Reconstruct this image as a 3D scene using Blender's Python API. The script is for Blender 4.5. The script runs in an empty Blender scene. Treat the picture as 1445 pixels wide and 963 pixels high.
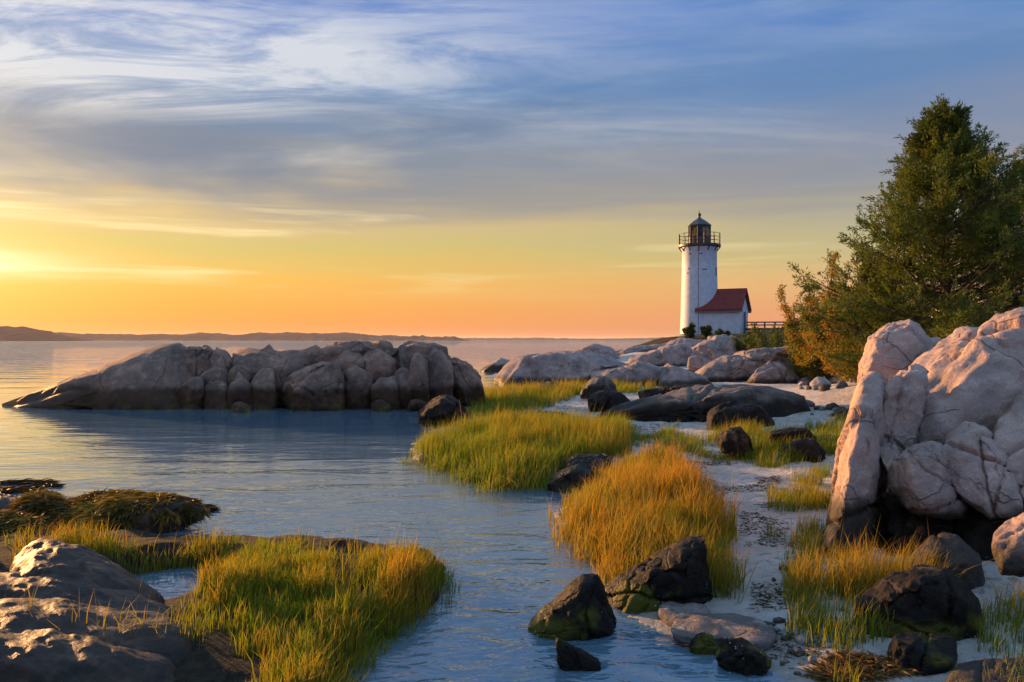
import bpy, bmesh, math, random
import numpy as np
from mathutils import Vector
R = math.radians
random.seed(7)
rng = np.random.default_rng(7)
sc = bpy.context.scene
COL = sc.collection

# ------------------------------------------------------------ camera
F = 1125.0          # focal length in photograph pixels (1445 wide)
CH = 2.2            # camera height above the water
cam = bpy.data.objects.new('camera', bpy.data.cameras.new('camera'))
COL.objects.link(cam)
cam.location = (0, 0, CH)
cam.rotation_euler = (R(90), 0, 0)
cam.data.sensor_width = 36
cam.data.lens = 36 * F / 1445
cam.data.shift_y = -0.0012
cam.data.clip_start = 0.05
cam.data.clip_end = 20000
sc.camera = cam

# ------------------------------------------------------------ light
SUN_AZ = R(-47)     # left of the view direction (+Y)
SUN_EL = R(8.5)
sdir = Vector((math.sin(SUN_AZ) * math.cos(SUN_EL), math.cos(SUN_AZ) * math.cos(SUN_EL), math.sin(SUN_EL)))
sun = bpy.data.objects.new('sun', bpy.data.lights.new('sun', 'SUN'))
COL.objects.link(sun)
sun.data.energy = 5.0
sun.data.angle = R(1.0)
sun.data.color = (1.0, 0.50, 0.18)
sun.rotation_euler = sdir.to_track_quat('Z', 'Y').to_euler()
sun.location = sdir * 50
vs = sc.view_settings
vs.view_transform = 'Standard'; vs.look = 'None'; vs.gamma = 1; vs.exposure = 1.05
vs.use_curve_mapping = False
sc.cycles.use_denoising = True
sc.cycles.max_bounces = 6
sc.cycles.transparent_max_bounces = 12
sc.cycles.caustics_reflective = False
sc.cycles.caustics_refractive = False


def lin(r, g, b, k=1.0):
    f = lambda c: ((c / 255 + 0.055) / 1.055) ** 2.4 if c > 10 else c / 255 / 12.92
    return (f(r) * k, f(g) * k, f(b) * k, 1)


class NT:
    """tiny node-tree writer"""
    def __init__(s, tree):
        s.t = tree; s.n = tree.nodes; s.l = tree.links
    def new(s, kind, props=None, **ins):
        n = s.n.new(kind)
        for k, v in (props or {}).items(): setattr(n, k, v)
        for k, v in ins.items():
            key = int(k[1:]) if k[0] == 'i' and k[1:].isdigit() else k.replace('_', ' ')
            s.put(n.inputs[key], v)
        return n
    def put(s, sock, v):
        if isinstance(v, bpy.types.NodeSocket): s.l.new(v, sock)
        elif isinstance(v, bpy.types.Node): s.l.new(v.outputs[0], sock)
        else: sock.default_value = v
    def math(s, op, a, b=0.0, c=0.0, clamp=False):
        n = s.n.new('ShaderNodeMath'); n.operation = op; n.use_clamp = clamp
        s.put(n.inputs[0], a); s.put(n.inputs[1], b); s.put(n.inputs[2], c)
        return n.outputs[0]
    def mapr(s, v, a, b, c=0.0, d=1.0, smooth=True):
        n = s.n.new('ShaderNodeMapRange'); n.interpolation_type = 'SMOOTHSTEP' if smooth else 'LINEAR'
        s.put(n.inputs[0], v)
        for i, x in enumerate((a, b, c, d)): s.put(n.inputs[i + 1], x)
        return n.outputs[0]
    def mix(s, f, a, b, blend='MIX'):
        n = s.n.new('ShaderNodeMix'); n.data_type = 'RGBA'; n.blend_type = blend
        s.put(n.inputs[0], f); s.put(n.inputs[6], a); s.put(n.inputs[7], b)
        return n.outputs[2]
    def ramp(s, v, stops):
        n = s.n.new('ShaderNodeValToRGB'); e = n.color_ramp.elements
        while len(e) < len(stops): e.new(0.5)
        for i, (p, c) in enumerate(stops):
            e[i].position = p; e[i].color = c
        s.put(n.inputs[0], v)
        return n.outputs[0]
    def noise(s, vec, scale, detail=4, rough=0.55, dist=0.0, dim='3D'):
        n = s.n.new('ShaderNodeTexNoise'); n.noise_dimensions = dim
        if vec is not None: s.put(n.inputs['Vector'], vec)
        n.inputs['Scale'].default_value = scale; n.inputs['Detail'].default_value = detail
        n.inputs['Roughness'].default_value = rough; n.inputs['Distortion'].default_value = dist
        return n.outputs[0]


# ------------------------------------------------------------ sky
world = bpy.data.worlds.new('World'); sc.world = world
world.use_nodes = True
w = NT(world.node_tree); w.n.clear()
nish = w.new('ShaderNodeTexSky', {'sky_type': 'NISHITA', 'sun_disc': False, 'sun_elevation': SUN_EL,
                                  'sun_rotation': SUN_AZ, 'altitude': 0.0, 'air_density': 1.0, 'dust_density': 2.0})
tc = w.new('ShaderNodeTexCoord')
D = tc.outputs['Generated']
sep = w.new('ShaderNodeSeparateXYZ', None, Vector=D)
X, Y, Z = sep.outputs
zc = w.math('MAXIMUM', Z, 0.0)
# cloud-sheet coordinates: the direction projected on a high flat layer
den = w.math('ADD', zc, 0.10)
U = w.math('DIVIDE', X, den); V = w.math('DIVIDE', Y, den)
sheet = w.new('ShaderNodeCombineXYZ', None, X=U, Y=V).outputs[0]
# long flat streaks near the horizon
hx = w.new('ShaderNodeCombineXYZ', None, X=w.math('MULTIPLY', X, 2.2), Y=w.math('MULTIPLY', Y, 2.2), Z=w.math('MULTIPLY', zc, 34.0)).outputs[0]
streak = w.noise(hx, 1.0, 5, 0.55, 0.35)
hx2 = w.new('ShaderNodeCombineXYZ', None, X=w.math('MULTIPLY', X, 4.0), Y=w.math('MULTIPLY', Y, 4.0), Z=w.math('MULTIPLY', zc, 20.0)).outputs[0]
broad = w.noise(hx2, 0.55, 4, 0.5, 0.6)
zz = w.math('ADD', zc, w.math('MULTIPLY', w.math('SUBTRACT', streak, 0.5), w.mapr(zc, 0.02, 0.14, 0.006, 0.075)))
zz = w.math('ADD', zz, w.math('MULTIPLY', w.math('SUBTRACT', broad, 0.5), w.mapr(zc, 0.05, 0.2, 0.0, 0.07)))
# nearness to the sun's azimuth
sx, sy = math.sin(SUN_AZ), math.cos(SUN_AZ)
hl = w.math('SQRT', w.math('ADD', w.math('MULTIPLY', X, X), w.math('MULTIPLY', Y, Y)))
ca = w.math('DIVIDE', w.math('ADD', w.math('MULTIPLY', X, sx), w.math('MULTIPLY', Y, sy)), hl)
near = w.mapr(ca, 0.22, 0.975, 0, 1, False)
away = w.mapr(ca, 0.3, -0.6, 0, 1)
warm = w.ramp(zz, [(0.0, lin(244, 140, 56)), (0.035, lin(250, 160, 36)), (0.075, lin(244, 184, 56)), (0.105, lin(214, 190, 96)),
                   (0.135, lin(224, 190, 118)), (0.17, lin(168, 156, 136)), (0.23, lin(126, 140, 156)), (0.29, lin(84, 132, 184)),
                   (0.38, lin(34, 108, 198)), (0.7, lin(140, 184, 228)), (1.0, lin(150, 190, 230))])
cool = w.ramp(zz, [(0.0, lin(222, 148, 122)), (0.03, lin(230, 162, 128)), (0.07, lin(222, 176, 130)), (0.10, lin(198, 182, 134)),
                   (0.13, lin(176, 172, 144)), (0.17, lin(150, 150, 152)), (0.23, lin(130, 142, 168)), (0.30, lin(98, 134, 182)),
                   (0.42, lin(58, 124, 200)), (0.7, lin(138, 182, 228)), (1.0, lin(150, 190, 230))])
anti = w.ramp(zz, [(0.0, lin(96, 128, 188)), (0.10, lin(112, 138, 194)), (0.25, lin(96, 138, 204)), (0.45, lin(104, 160, 222)), (1.0, lin(150, 190, 230))])
base = w.mix(near, cool, warm)
base = w.mix(away, base, anti)
def gauss(px, py, wx, wz):
    v = Vector(((px - 722.5) / F, 1, (480 - py) / F)).normalized()
    az = w.math('ARCTAN2', X, Y)
    a = w.math('DIVIDE', w.math('SUBTRACT', az, math.atan2(v.x, v.y)), wx)
    b = w.math('DIVIDE', w.math('SUBTRACT', zc, v.z), wz)
    q = w.math('ADD', w.math('MULTIPLY', a, a), w.math('MULTIPLY', b, b))
    return w.math('EXPONENT', w.math('MULTIPLY', q, -1.0))
# thin cirrus, bright, thickest towards the sun side and overhead
smp = w.new('ShaderNodeMapping', None, Vector=sheet); smp.inputs['Rotation'].default_value = (0, 0, R(24)); smp.inputs['Scale'].default_value = (0.42, 1.5, 1); smp.inputs['Location'].default_value = (3.1, 0.7, 0)
cir = w.noise(smp.outputs[0], 0.9, 9, 0.62, 0.55)
cir2 = w.noise(smp.outputs[0], 0.35, 3, 0.5, 0.3)
fmp = w.new('ShaderNodeMapping', None, Vector=sheet); fmp.inputs['Rotation'].default_value = (0, 0, R(38)); fmp.inputs['Scale'].default_value = (0.8, 2.2, 1); fmp.inputs['Location'].default_value = (1.3, 4.2, 0)
cirf = w.noise(fmp.outputs[0], 1.5, 9, 0.66, 0.8)
cm = w.math('MULTIPLY', w.mapr(cir, 0.40, 0.66), w.mapr(cir2, 0.30, 0.55))
cm = w.math('MULTIPLY', cm, w.mapr(zc, 0.12, 0.27))
cm = w.math('MULTIPLY', cm, w.math('MULTIPLY', w.mapr(near, 0.35, 0.9, 0.50, 0.8), w.mapr(cirf, 0.30, 0.58, 0.25, 1.0)))
cm = w.math('MINIMUM', w.math('ADD', cm, w.math('MULTIPLY', gauss(130, 80, 0.34, 0.085), w.mapr(cirf, 0.42, 0.66))), 1.0)
ccol = w.mix(w.mapr(zc, 0.10, 0.30), lin(250, 215, 150), lin(226, 228, 232))
base = w.mix(w.math('MULTIPLY', cm, 0.85), base, ccol)
# a blue-grey bank of cloud on the sun side
bank = w.math('MAXIMUM', gauss(200, 215, 0.36, 0.045), w.math('MULTIPLY', gauss(640, 165, 0.22, 0.04), 0.6))
bank = w.math('MULTIPLY', bank, w.mapr(broad, 0.34, 0.58))
base = w.mix(w.math('MULTIPLY', bank, 0.88), base, lin(92, 112, 142))
# bright gold edge of cloud round the low sun, and thin lit streaks
lit = w.math('MULTIPLY', w.mapr(streak, 0.49, 0.66), w.math('MULTIPLY', w.mapr(zc, 0.045, 0.09), w.mapr(zc, 0.20, 0.13)))
base = w.mix(w.math('MULTIPLY', lit, w.mapr(near, 0.0, 1.0, 0.2, 0.95)), base, lin(255, 230, 165))
glow = w.math('MULTIPLY', gauss(-90, 364, 0.11, 0.015), w.mapr(streak, 0.30, 0.60, 0.45, 1.0))
base = w.mix(w.math('MINIMUM', w.math('MULTIPLY', glow, 0.95), 1.0), base, lin(255, 244, 200, 1.15))
up = w.mapr(Z, -0.02, 0.0)
ten = w.new('ShaderNodeVectorMath', {'operation': 'SCALE'}, Vector=base); ten.inputs['Scale'].default_value = 4.9
skyc = w.mix(0.94, nish.outputs[0], ten.outputs[0])
bg = w.new('ShaderNodeBackground', None, Color=skyc, Strength=0.1)
out = w.new('ShaderNodeOutputWorld', None, Surface=bg)

# ------------------------------------------------------------ helpers
def W(px, py, d):
    return np.array(((px - 722.5) / F * d, d, CH + (480 - py) / F * d))

def onz(px, py, z=0.0):
    return W(px, py, (CH - z) * F / (py - 480))

_M = np.array([127.1, 311.7, 74.7])
def _hash(ix, iy, iz, s):
    h = (ix.astype(np.int64) * 374761393 + iy.astype(np.int64) * 668265263 + iz.astype(np.int64) * 2147483647 + s * 974711) & 0xffffffff
    h = ((h ^ (h >> 13)) * 1274126177) & 0xffffffff
    h = ((h ^ (h >> 16)) * 2246822519) & 0xffffffff
    return ((h ^ (h >> 15)) & 0xffff) / 65535.0 * 2 - 1

def vnoise(p, s=0):
    i = np.floor(p).astype(np.int64); f = p - i; u = f * f * (3 - 2 * f)
    r = 0
    for a in (0, 1):
        for b in (0, 1):
            for c in (0, 1):
                wgt = (u[:, 0] if a else 1 - u[:, 0]) * (u[:, 1] if b else 1 - u[:, 1]) * (u[:, 2] if c else 1 - u[:, 2])
                r = r + wgt * _hash(i[:, 0] + a, i[:, 1] + b, i[:, 2] + c, s)
    return r

def fbm(p, octv=4, s=0, gain=0.5):
    r = 0; a = 1.0
    for o in range(octv):
        r = r + a * vnoise(p * 2.03 ** o + 13.7 * o, s + o); a *= gain
    return r

def mesh(name, verts, faces, mat, parent=None, smooth=True, col=None):
    """faces: list of arrays of equal-length index rows, or one array"""
    me = bpy.data.meshes.new(name)
    verts = np.asarray(verts, dtype=np.float32)
    if not isinstance(faces, list): faces = [faces]
    faces = [np.asarray(f, dtype=np.int32) for f in faces if len(f)]
    me.vertices.add(len(verts)); me.vertices.foreach_set('co', verts.ravel())
    nl = sum(f.size for f in faces); nf = sum(len(f) for f in faces)
    me.loops.add(nl); me.polygons.add(nf)
    me.loops.foreach_set('vertex_index', np.concatenate([f.ravel() for f in faces]))
    tot = np.concatenate([np.full(len(f), f.shape[1], dtype=np.int32) for f in faces])
    me.polygons.foreach_set('loop_start', np.concatenate([[0], np.cumsum(tot)[:-1]]).astype(np.int32))
    me.update(calc_edges=True)
    me.polygons.foreach_set('use_smooth', np.full(nf, bool(smooth)))
    if col is not None:
        a = me.color_attributes.new('Col', 'FLOAT_COLOR', 'POINT')
        c4 = np.ones((len(verts), 4), dtype=np.float32); c4[:, :3] = col
        a.data.foreach_set('color', c4.ravel())
    me.materials.append(mat)
    me.update()
    o = bpy.data.objects.new(name, me); COL.objects.link(o)
    if parent is not None: o.parent = parent
    return o

def tag(o, label, cat=None, group=None, kind=None):
    o['label'] = label
    if cat: o['category'] = cat
    if group: o['group'] = group
    if kind: o['kind'] = kind
    return o

def empty(name, loc):
    o = bpy.data.objects.new(name, None); COL.objects.link(o); o.location = loc
    o.empty_display_size = 0.2
    return o

def adopt(o, parent):
    """child keeps its world place under an Empty"""
    o.parent = parent
    o.location = Vector(o.location) - Vector(parent.location)

# ------------------------------------------------------------ materials
def material(name):
    m = bpy.data.materials.new(name); m.use_nodes = True
    t = NT(m.node_tree); t.n.clear()
    o = t.n.new('ShaderNodeOutputMaterial')
    return m, t, o

def m_rock(name, c1, c2, c3, tide=0.45, stain=(0.022, 0.020, 0.015, 1), rough=0.8, fine=1.0, weed=True, spec=0.2, cracks=0.55, bump=0.8):
    m, t, o = material(name)
    g = t.new('ShaderNodeNewGeometry'); P = g.outputs['Position']
    big = t.noise(P, 0.9, 5, 0.6, 0.4); mid = t.noise(P, 5.0, 6, 0.65); gr = t.noise(P, 85.0 * fine, 3, 0.7)
    col = t.mix(t.mapr(big, 0.38, 0.62), c1, c2)
    col = t.mix(t.mapr(mid, 0.50, 0.72), col, c3)
    spk = t.math('MULTIPLY', t.mapr(gr, 0.35, 0.65, 0.78, 1.14), t.mapr(t.noise(P, 2.4, 5, 0.65), 0.3, 0.7, 0.72, 1.12))
    col = t.mix(1.0, col, t.new('ShaderNodeCombineColor', None, Red=spk, Green=spk, Blue=spk).outputs[0], 'MULTIPLY')
    # fine cracks, dark with dirt
    wp = t.new('ShaderNodeVectorMath', {'operation': 'ADD'}, i0=P, i1=t.new('ShaderNodeVectorMath', {'operation': 'SCALE'}, i0=t.new('ShaderNodeTexNoise', None, Vector=P, Scale=1.7, Detail=3.0).outputs['Color'], Scale=0.35).outputs[0]).outputs[0]
    cmp_ = t.new('ShaderNodeMapping', None, Vector=wp); cmp_.inputs['Rotation'].default_value = (0.4, 0.5, 0.3); cmp_.inputs['Scale'].default_value = (1.0, 1.0, 1.9)
    ck = t.new('ShaderNodeTexVoronoi', {'feature': 'DISTANCE_TO_EDGE'}, Vector=cmp_, Scale=0.95 * (0.5 if fine < 0.9 else 1.0)).outputs['Distance']
    ckm = t.math('MULTIPLY', t.mapr(ck, 0.014, 0.003), t.mapr(t.noise(P, 0.8, 3), 0.42, 0.55))
    col = t.mix(t.math('MULTIPLY', ckm, cracks), col, (0.05, 0.04, 0.035, 1))
    # rusty weathering in streaks that run down
    sp = t.new('ShaderNodeMapping', None, Vector=P); sp.inputs['Scale'].default_value = (3.2, 3.2, 0.7)
    ru = t.noise(sp.outputs[0], 1.0, 5, 0.6)
    col = t.mix(t.mapr(ru, 0.55, 0.75, 0, 0.55), col, (0.30, 0.17, 0.085, 1))
    # dark tide zone
    z = t.new('ShaderNodeSeparateXYZ', None, Vector=P).outputs[2]
    zn = t.math('ADD', z, t.math('MULTIPLY', t.math('SUBTRACT', t.noise(P, 1.6, 5, 0.6), 0.5), 0.55))
    wet = t.mapr(zn, tide + 0.1, tide - 0.16)
    st = t.mix(t.mapr(mid, 0.45, 0.7), stain, (stain[0] * 1.9, stain[1] * 1.6, stain[2] * 1.3, 1))
    col = t.mix(t.math('MULTIPLY', wet, 0.95), col, st)
    if weed:
        gb = t.math('MULTIPLY', t.mapr(zn, 0.20, 0.10), t.mapr(t.noise(P, 2.3, 3), 0.48, 0.6))
        col = t.mix(t.math('MULTIPLY', gb, 0.8), col, (0.10, 0.095, 0.012, 1))
    # barnacle specks just over the water
    vo = t.new('ShaderNodeTexVoronoi', None, Vector=P, Scale=38.0)
    ba = t.math('MULTIPLY', t.mapr(vo.outputs['Distance'], 0.26, 0.18), t.math('MULTIPLY', t.mapr(z, 0.20, 0.12), t.mapr(t.noise(P, 4.0, 3), 0.53, 0.60)))
    col = t.mix(ba, col, (0.5, 0.5, 0.46, 1))
    h = t.math('ADD', t.math('MULTIPLY', mid, 0.9), t.math('MULTIPLY', gr, 0.07 / fine))
    h = t.math('ADD', h, t.math('MULTIPLY', t.noise(P, 17.0, 5, 0.7), 0.38))
    h = t.math('SUBTRACT', h, t.math('MULTIPLY', ckm, 0.6 * cracks))
    bmp = t.new('ShaderNodeBump', None, Height=h, Strength=bump, Distance=0.07)
    b = t.new('ShaderNodeBsdfPrincipled', None, Base_Color=col, Normal=bmp)
    t.put(b.inputs['Roughness'], t.mapr(wet, 0, 1, rough, 0.55)); b.inputs['Specular IOR Level'].default_value = spec
    t.l.new(b.outputs[0], o.inputs[0])
    return m

def m_plain(name, col, rough=0.7, metal=0.0, noise=0.25, scale=3.0, bump=0.0):
    m, t, o = material(name)
    P = t.new('ShaderNodeNewGeometry').outputs['Position']
    n = t.noise(P, scale, 5, 0.6)
    v = t.mapr(n, 0.3, 0.7, 1 - noise, 1 + noise * 0.4)
    c = t.mix(1.0, col, t.new('ShaderNodeCombineColor', None, Red=v, Green=v, Blue=v).outputs[0], 'MULTIPLY')
    b = t.new('ShaderNodeBsdfPrincipled', None, Base_Color=c, Roughness=rough, Metallic=metal)
    if bump:
        b_ = t.new('ShaderNodeBump', None, Height=t.noise(P, scale * 4, 4), Strength=bump, Distance=0.03)
        t.put(b.inputs['Normal'], b_)
    t.l.new(b.outputs[0], o.inputs[0])
    return m

def m_leaf(name, trans=0.45, rough=0.6, gain=1.0):
    m, t, o = material(name)
    a = t.new('ShaderNodeAttribute', {'attribute_name': 'Col'})
    d = t.new('ShaderNodeBsdfPrincipled', None, Base_Color=a.outputs['Color'], Roughness=rough)
    d.inputs['Specular IOR Level'].default_value = 0.2
    tcol = t.mix(1.0, a.outputs['Color'], (1.25 * gain, 1.15 * gain, 0.6 * gain, 1), 'MULTIPLY')
    tr = t.new('ShaderNodeBsdfTranslucent', None, Color=tcol)
    mx = t.new('ShaderNodeMixShader', None, Fac=trans, i1=d.outputs[0], i2=tr.outputs[0])
    t.l.new(mx.outputs[0], o.inputs[0])
    return m

GRANITE = m_rock('granite', (0.50, 0.355, 0.295, 1), (0.38, 0.285, 0.25, 1), (0.58, 0.44, 0.37, 1), tide=0.66)
GRANITE_FAR = m_rock('granite_far', (0.40, 0.30, 0.27, 1), (0.27, 0.225, 0.215, 1), (0.48, 0.37, 0.325, 1), tide=0.50, fine=0.3)
GRANITE_OUT = m_rock('granite_outcrop', (0.38, 0.225, 0.16, 1), (0.23, 0.16, 0.13, 1), (0.48, 0.33, 0.255, 1), tide=0.72, stain=(0.060, 0.032, 0.016, 1), fine=0.4)
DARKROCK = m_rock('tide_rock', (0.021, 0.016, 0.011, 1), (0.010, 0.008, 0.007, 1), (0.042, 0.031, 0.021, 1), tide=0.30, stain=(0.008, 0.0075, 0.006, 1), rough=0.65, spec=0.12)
WHALE = m_rock('half_tide_rock', (0.20, 0.165, 0.14, 1), (0.11, 0.095, 0.085, 1), (0.26, 0.21, 0.18, 1), tide=0.74, stain=(0.012, 0.011, 0.009, 1), rough=0.65)
LEDGE = m_rock('wet_ledge', (0.046, 0.030, 0.021, 1), (0.020, 0.015, 0.012, 1), (0.078, 0.054, 0.038, 1), tide=0.02, rough=0.58, weed=False, spec=0.28, cracks=0.0, bump=0.35)
SLABM = m_rock('sandy_slab', (0.20, 0.17, 0.155, 1), (0.12, 0.105, 0.10, 1), (0.32, 0.285, 0.26, 1), tide=-2, weed=False)

# ------------------------------------------------------------ ground and water
def poly_world(px, z=0.0):
    return np.array([onz(a, b, z)[:2] for a, b in px])

def sdf(P, poly):
    """signed distance to a polygon, positive inside"""
    x, y = P[:, 0], P[:, 1]
    dmin = np.full(len(P), 1e9); ins = np.zeros(len(P), bool)
    n = len(poly)
    for i in range(n):
        a = poly[i]; b = poly[(i + 1) % n]; e = b - a
        tt = np.clip(((x - a[0]) * e[0] + (y - a[1]) * e[1]) / (e @ e + 1e-12), 0, 1)
        dmin = np.minimum(dmin, np.hypot(x - a[0] - tt * e[0], y - a[1] - tt * e[1]))
        c = ((a[1] > y) != (b[1] > y)) & (x < (b[0] - a[0]) * (y - a[1]) / (b[1] - a[1] + 1e-12) + a[0])
        ins ^= c
    return np.where(ins, dmin, -dmin)

def sst(a, b, x):
    t = np.clip((x - a) / (b - a), 0, 1); return t * t * (3 - 2 * t)

LAND = np.vstack([poly_world([(1010, 1100), (1000, 963), (985, 935), (930, 893), (880, 872), (885, 845), (880, 825), (852, 798), (802, 752), (788, 716),
                              (806, 695), (765, 688), (690, 688), (612, 660), (574, 632), (592, 612), (645, 598), (668, 588), (672, 574), (650, 562)]),
                  np.array([(0.5, 38), (-1.5, 48), (0, 60), (5, 72), (9, 88), (16, 100), (40, 112), (90, 115), (160, 95), (160, -12), (1.2, -12)], float)])
BANK = np.vstack([poly_world([(-500, 775), (0, 775), (80, 764), (190, 764), (300, 768), (450, 772), (560, 782), (622, 790), (636, 803), (606, 846), (550, 893), (510, 930), (486, 970), (470, 1100)]),
                  np.array([(-0.9, -12), (-60, -12), (-60, 10)], float)])
POOL = onz(225, 832)[:2]
G2P = poly_world([(578, 648), (620, 664), (690, 688), (760, 688), (800, 664), (870, 648), (905, 628), (880, 606), (760, 602), (680, 606), (600, 622)], 0.1)
G3P = poly_world([(792, 716), (804, 752), (852, 796), (884, 822), (960, 812), (1005, 826), (1040, 842), (1030, 790), (1008, 740), (1006, 705), (968, 670), (940, 650), (880, 662), (828, 690)], 0.1)

def ground(P):
    P = np.asarray(P, float)
    x, y = P[:, 0], P[:, 1]
    q = np.c_[x, y, np.zeros(len(x))]
    wob = fbm(q * 1.3, 3, 5) * 0.12
    a = sdf(P, LAND) + wob * np.clip(y / 10, 0.5, 3); b = sdf(P, BANK) + wob
    deep = lambda d: np.maximum(-1.6, -0.03 - 0.30 * np.maximum(-d, 0) )
    hl = np.where(a > 0, 0.05 * np.minimum(a, 1.0) + 0.022 * np.clip(a - 0.5, 0, 10), deep(a))
    g = np.maximum(sdf(P, G3P), sdf(P, G2P))
    hl = hl + 0.10 * sst(0.0, 0.35, np.minimum(g, a))
    hill = 1.55 * np.exp(-(((x - 14.5) / 4.6) ** 2 + ((y - 22) / 6.0) ** 2)) + 0.5 * np.exp(-(((x - 9) / 3.0) ** 2 + ((y - 11) / 3.5) ** 2))
    back = 2.25 * sst(58, 86, y + 0.35 * x) * sst(0, 9, a) + 1.2 * sst(14, 40, x) * sst(20, 40, y)
    hl = hl + np.where(a > 0, (hill + back) * sst(0, 3, a), 0)
    hb = np.where(b > 0, 0.15 * sst(0, 0.22, b) + 0.02 * np.minimum(b, 3), deep(b))
    pool = np.exp(-(((x - POOL[0]) / 0.55) ** 2 + ((y - POOL[1]) / 0.70) ** 2) ** 2)
    hb = hb - 0.40 * pool
    h = np.maximum(hl, hb)
    return h + fbm(q * 2.2, 3, 9) * 0.018 * (h > 0) + fbm(q * 3.6, 3, 10) * 0.022 * sst(0.0, 0.12, h) + fbm(q * 9, 2, 11) * 0.008

def gz(x, y):
    return float(ground(np.array([[x, y]]))[0])

ys = np.concatenate([np.linspace(-12, 2, 30, endpoint=False), 2 + (np.geomspace(1, 130, 420) - 1), np.array([150, 200, 300, 600, 1500, 6000, 14000.])])
u = np.linspace(-1, 1, 460)
xs = np.sinh(u * 5.2) / np.sinh(5.2) * 118 + 2.0
xs = np.concatenate([[-14000, -4000, -900, -300], xs, [300, 900, 4000, 14000]])
GX, GY = np.meshgrid(xs, ys); GP = np.c_[GX.ravel(), GY.ravel()]
gh = ground(GP); gh[np.abs(GP[:, 0]) > 200] = -1.6; gh[GP[:, 1] > 140] = -1.6
nx, ny = len(xs), len(ys)
ii = (np.arange(ny - 1)[:, None] * nx + np.arange(nx - 1)[None]).ravel()
mud = np.maximum(sst(-0.6, -0.2, sdf(GP, BANK)), np.maximum(sst(-0.1, 0.3, sdf(GP, G2P)), sst(-0.15, 0.25, sdf(GP, G3P))))
mud = np.maximum(mud, sst(-0.05, -0.30, gh))
mud = np.maximum(mud, sst(0.95, 1.35, gh))       # peat and scrub soil on the rise
mud = np.maximum(mud, (GP[:, 1] < 3) * 1.0 * (GP[:, 0] < 0))
wetm = sst(0.11, 0.02, gh)
m, t, o = material('sand_and_peat')
at = t.new('ShaderNodeAttribute', {'attribute_name': 'Col'}); ac = t.new('ShaderNodeSeparateColor', None, Color=at.outputs['Color'])
P = t.new('ShaderNodeNewGeometry').outputs['Position']
n1 = t.noise(P, 1.2, 6, 0.6); n2 = t.noise(P, 9.0, 6, 0.65, 0.5); n3 = t.noise(P, 70.0, 3, 0.7)
sand = t.mix(t.mapr(n1, 0.35, 0.65), (0.50, 0.46, 0.41, 1), (0.62, 0.585, 0.54, 1))
sand = t.mix(t.mapr(n2, 0.52, 0.64, 0, 0.7), sand, (0.17, 0.145, 0.12, 1))
sand = t.mix(t.mapr(n3, 0.53, 0.64, 0, 0.6), sand, (0.22, 0.20, 0.18, 1))
sand = t.mix(t.math('MULTIPLY', ac.outputs[1], 0.75), sand, (0.30, 0.285, 0.27, 1))
peat = t.mix(t.mapr(n2, 0.4, 0.6), (0.018, 0.014, 0.009, 1), (0.038, 0.031, 0.016, 1))
mk = t.mapr(t.math('ADD', ac.outputs[0], t.math('MULTIPLY', t.math('SUBTRACT', n2, 0.5), 0.6)), 0.35, 0.65)
colr = t.mix(mk, sand, peat)
hh = t.math('ADD', t.math('MULTIPLY', n2, 0.7), t.math('MULTIPLY', n3, 0.12))
bm_ = t.new('ShaderNodeBump', None, Height=hh, Strength=1.0, Distance=0.10)
b = t.new('ShaderNodeBsdfPrincipled', None, Base_Color=colr, Normal=bm_)
t.put(b.inputs['Roughness'], t.math('MAXIMUM', mk, t.mapr(ac.outputs[1], 0, 1, 0.9, 0.45))); b.inputs['Specular IOR Level'].default_value = 0.25
t.l.new(b.outputs[0], o.inputs[0])
og = mesh('ground', np.c_[GP, gh], np.c_[ii, ii + 1, ii + nx + 1, ii + nx], m, col=np.c_[mud, wetm, wetm * 0])
tag(og, 'white sand beach and dark marsh peat running under the water', kind='structure')

m, t, o = material('sea_water')
P = t.new('ShaderNodeNewGeometry').outputs['Position']
ln = t.new('ShaderNodeVectorMath', {'operation': 'LENGTH'}, Vector=P).outputs['Value']
def wav(sx_, sy_, rot, scale, det, dist):
    mp = t.new('ShaderNodeMapping', None, Vector=P); mp.inputs['Rotation'].default_value = (0, 0, R(rot)); mp.inputs['Scale'].default_value = (sx_, sy_, 1)
    return t.noise(mp.outputs[0], scale, det, 0.5, dist)
big = wav(0.35, 1.0, 14, 1.1, 2, 0.6)
med = wav(0.5, 1.0, -10, 4.2, 3, 0.8)
sm = wav(0.7, 1.0, 25, 13.0, 2, 0.4)
calm = t.mapr(t.noise(P, 0.22, 3, 0.5), 0.35, 0.62, 0.35, 1.0)
calm = t.math('MULTIPLY', calm, t.mapr(ln, 6, 13, 1.8, 0.28))
h = t.math('ADD', t.math('MULTIPLY', big, 0.024), t.math('MULTIPLY', t.math('MULTIPLY', med, 0.028), calm))
h = t.math('ADD', h, t.math('MULTIPLY', t.math('MULTIPLY', sm, 0.0058), calm))
far = wav(0.4, 1.0, 5, 0.35, 4, 0.3)
h = t.math('ADD', h, t.math('MULTIPLY', t.math('MULTIPLY', far, 1.3), t.mapr(ln, 28, 110)))
bm_ = t.new('ShaderNodeBump', None, Height=h, Strength=1.0, Distance=1.0)
fr = t.new('ShaderNodeFresnel', None, IOR=1.85, Normal=bm_)
gl = t.new('ShaderNodeBsdfGlossy', None, Color=(1, 1, 1, 1), Roughness=0.03, Normal=bm_)
body = t.new('ShaderNodeBsdfDiffuse', None, Color=(0.13, 0.25, 0.34, 1))
tr_ = t.new('ShaderNodeBsdfTransparent', None, Color=(0.55, 0.68, 0.70, 1))
tr = t.new('ShaderNodeMixShader', None, Fac=0.65, i1=tr_.outputs[0], i2=body.outputs[0])
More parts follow.
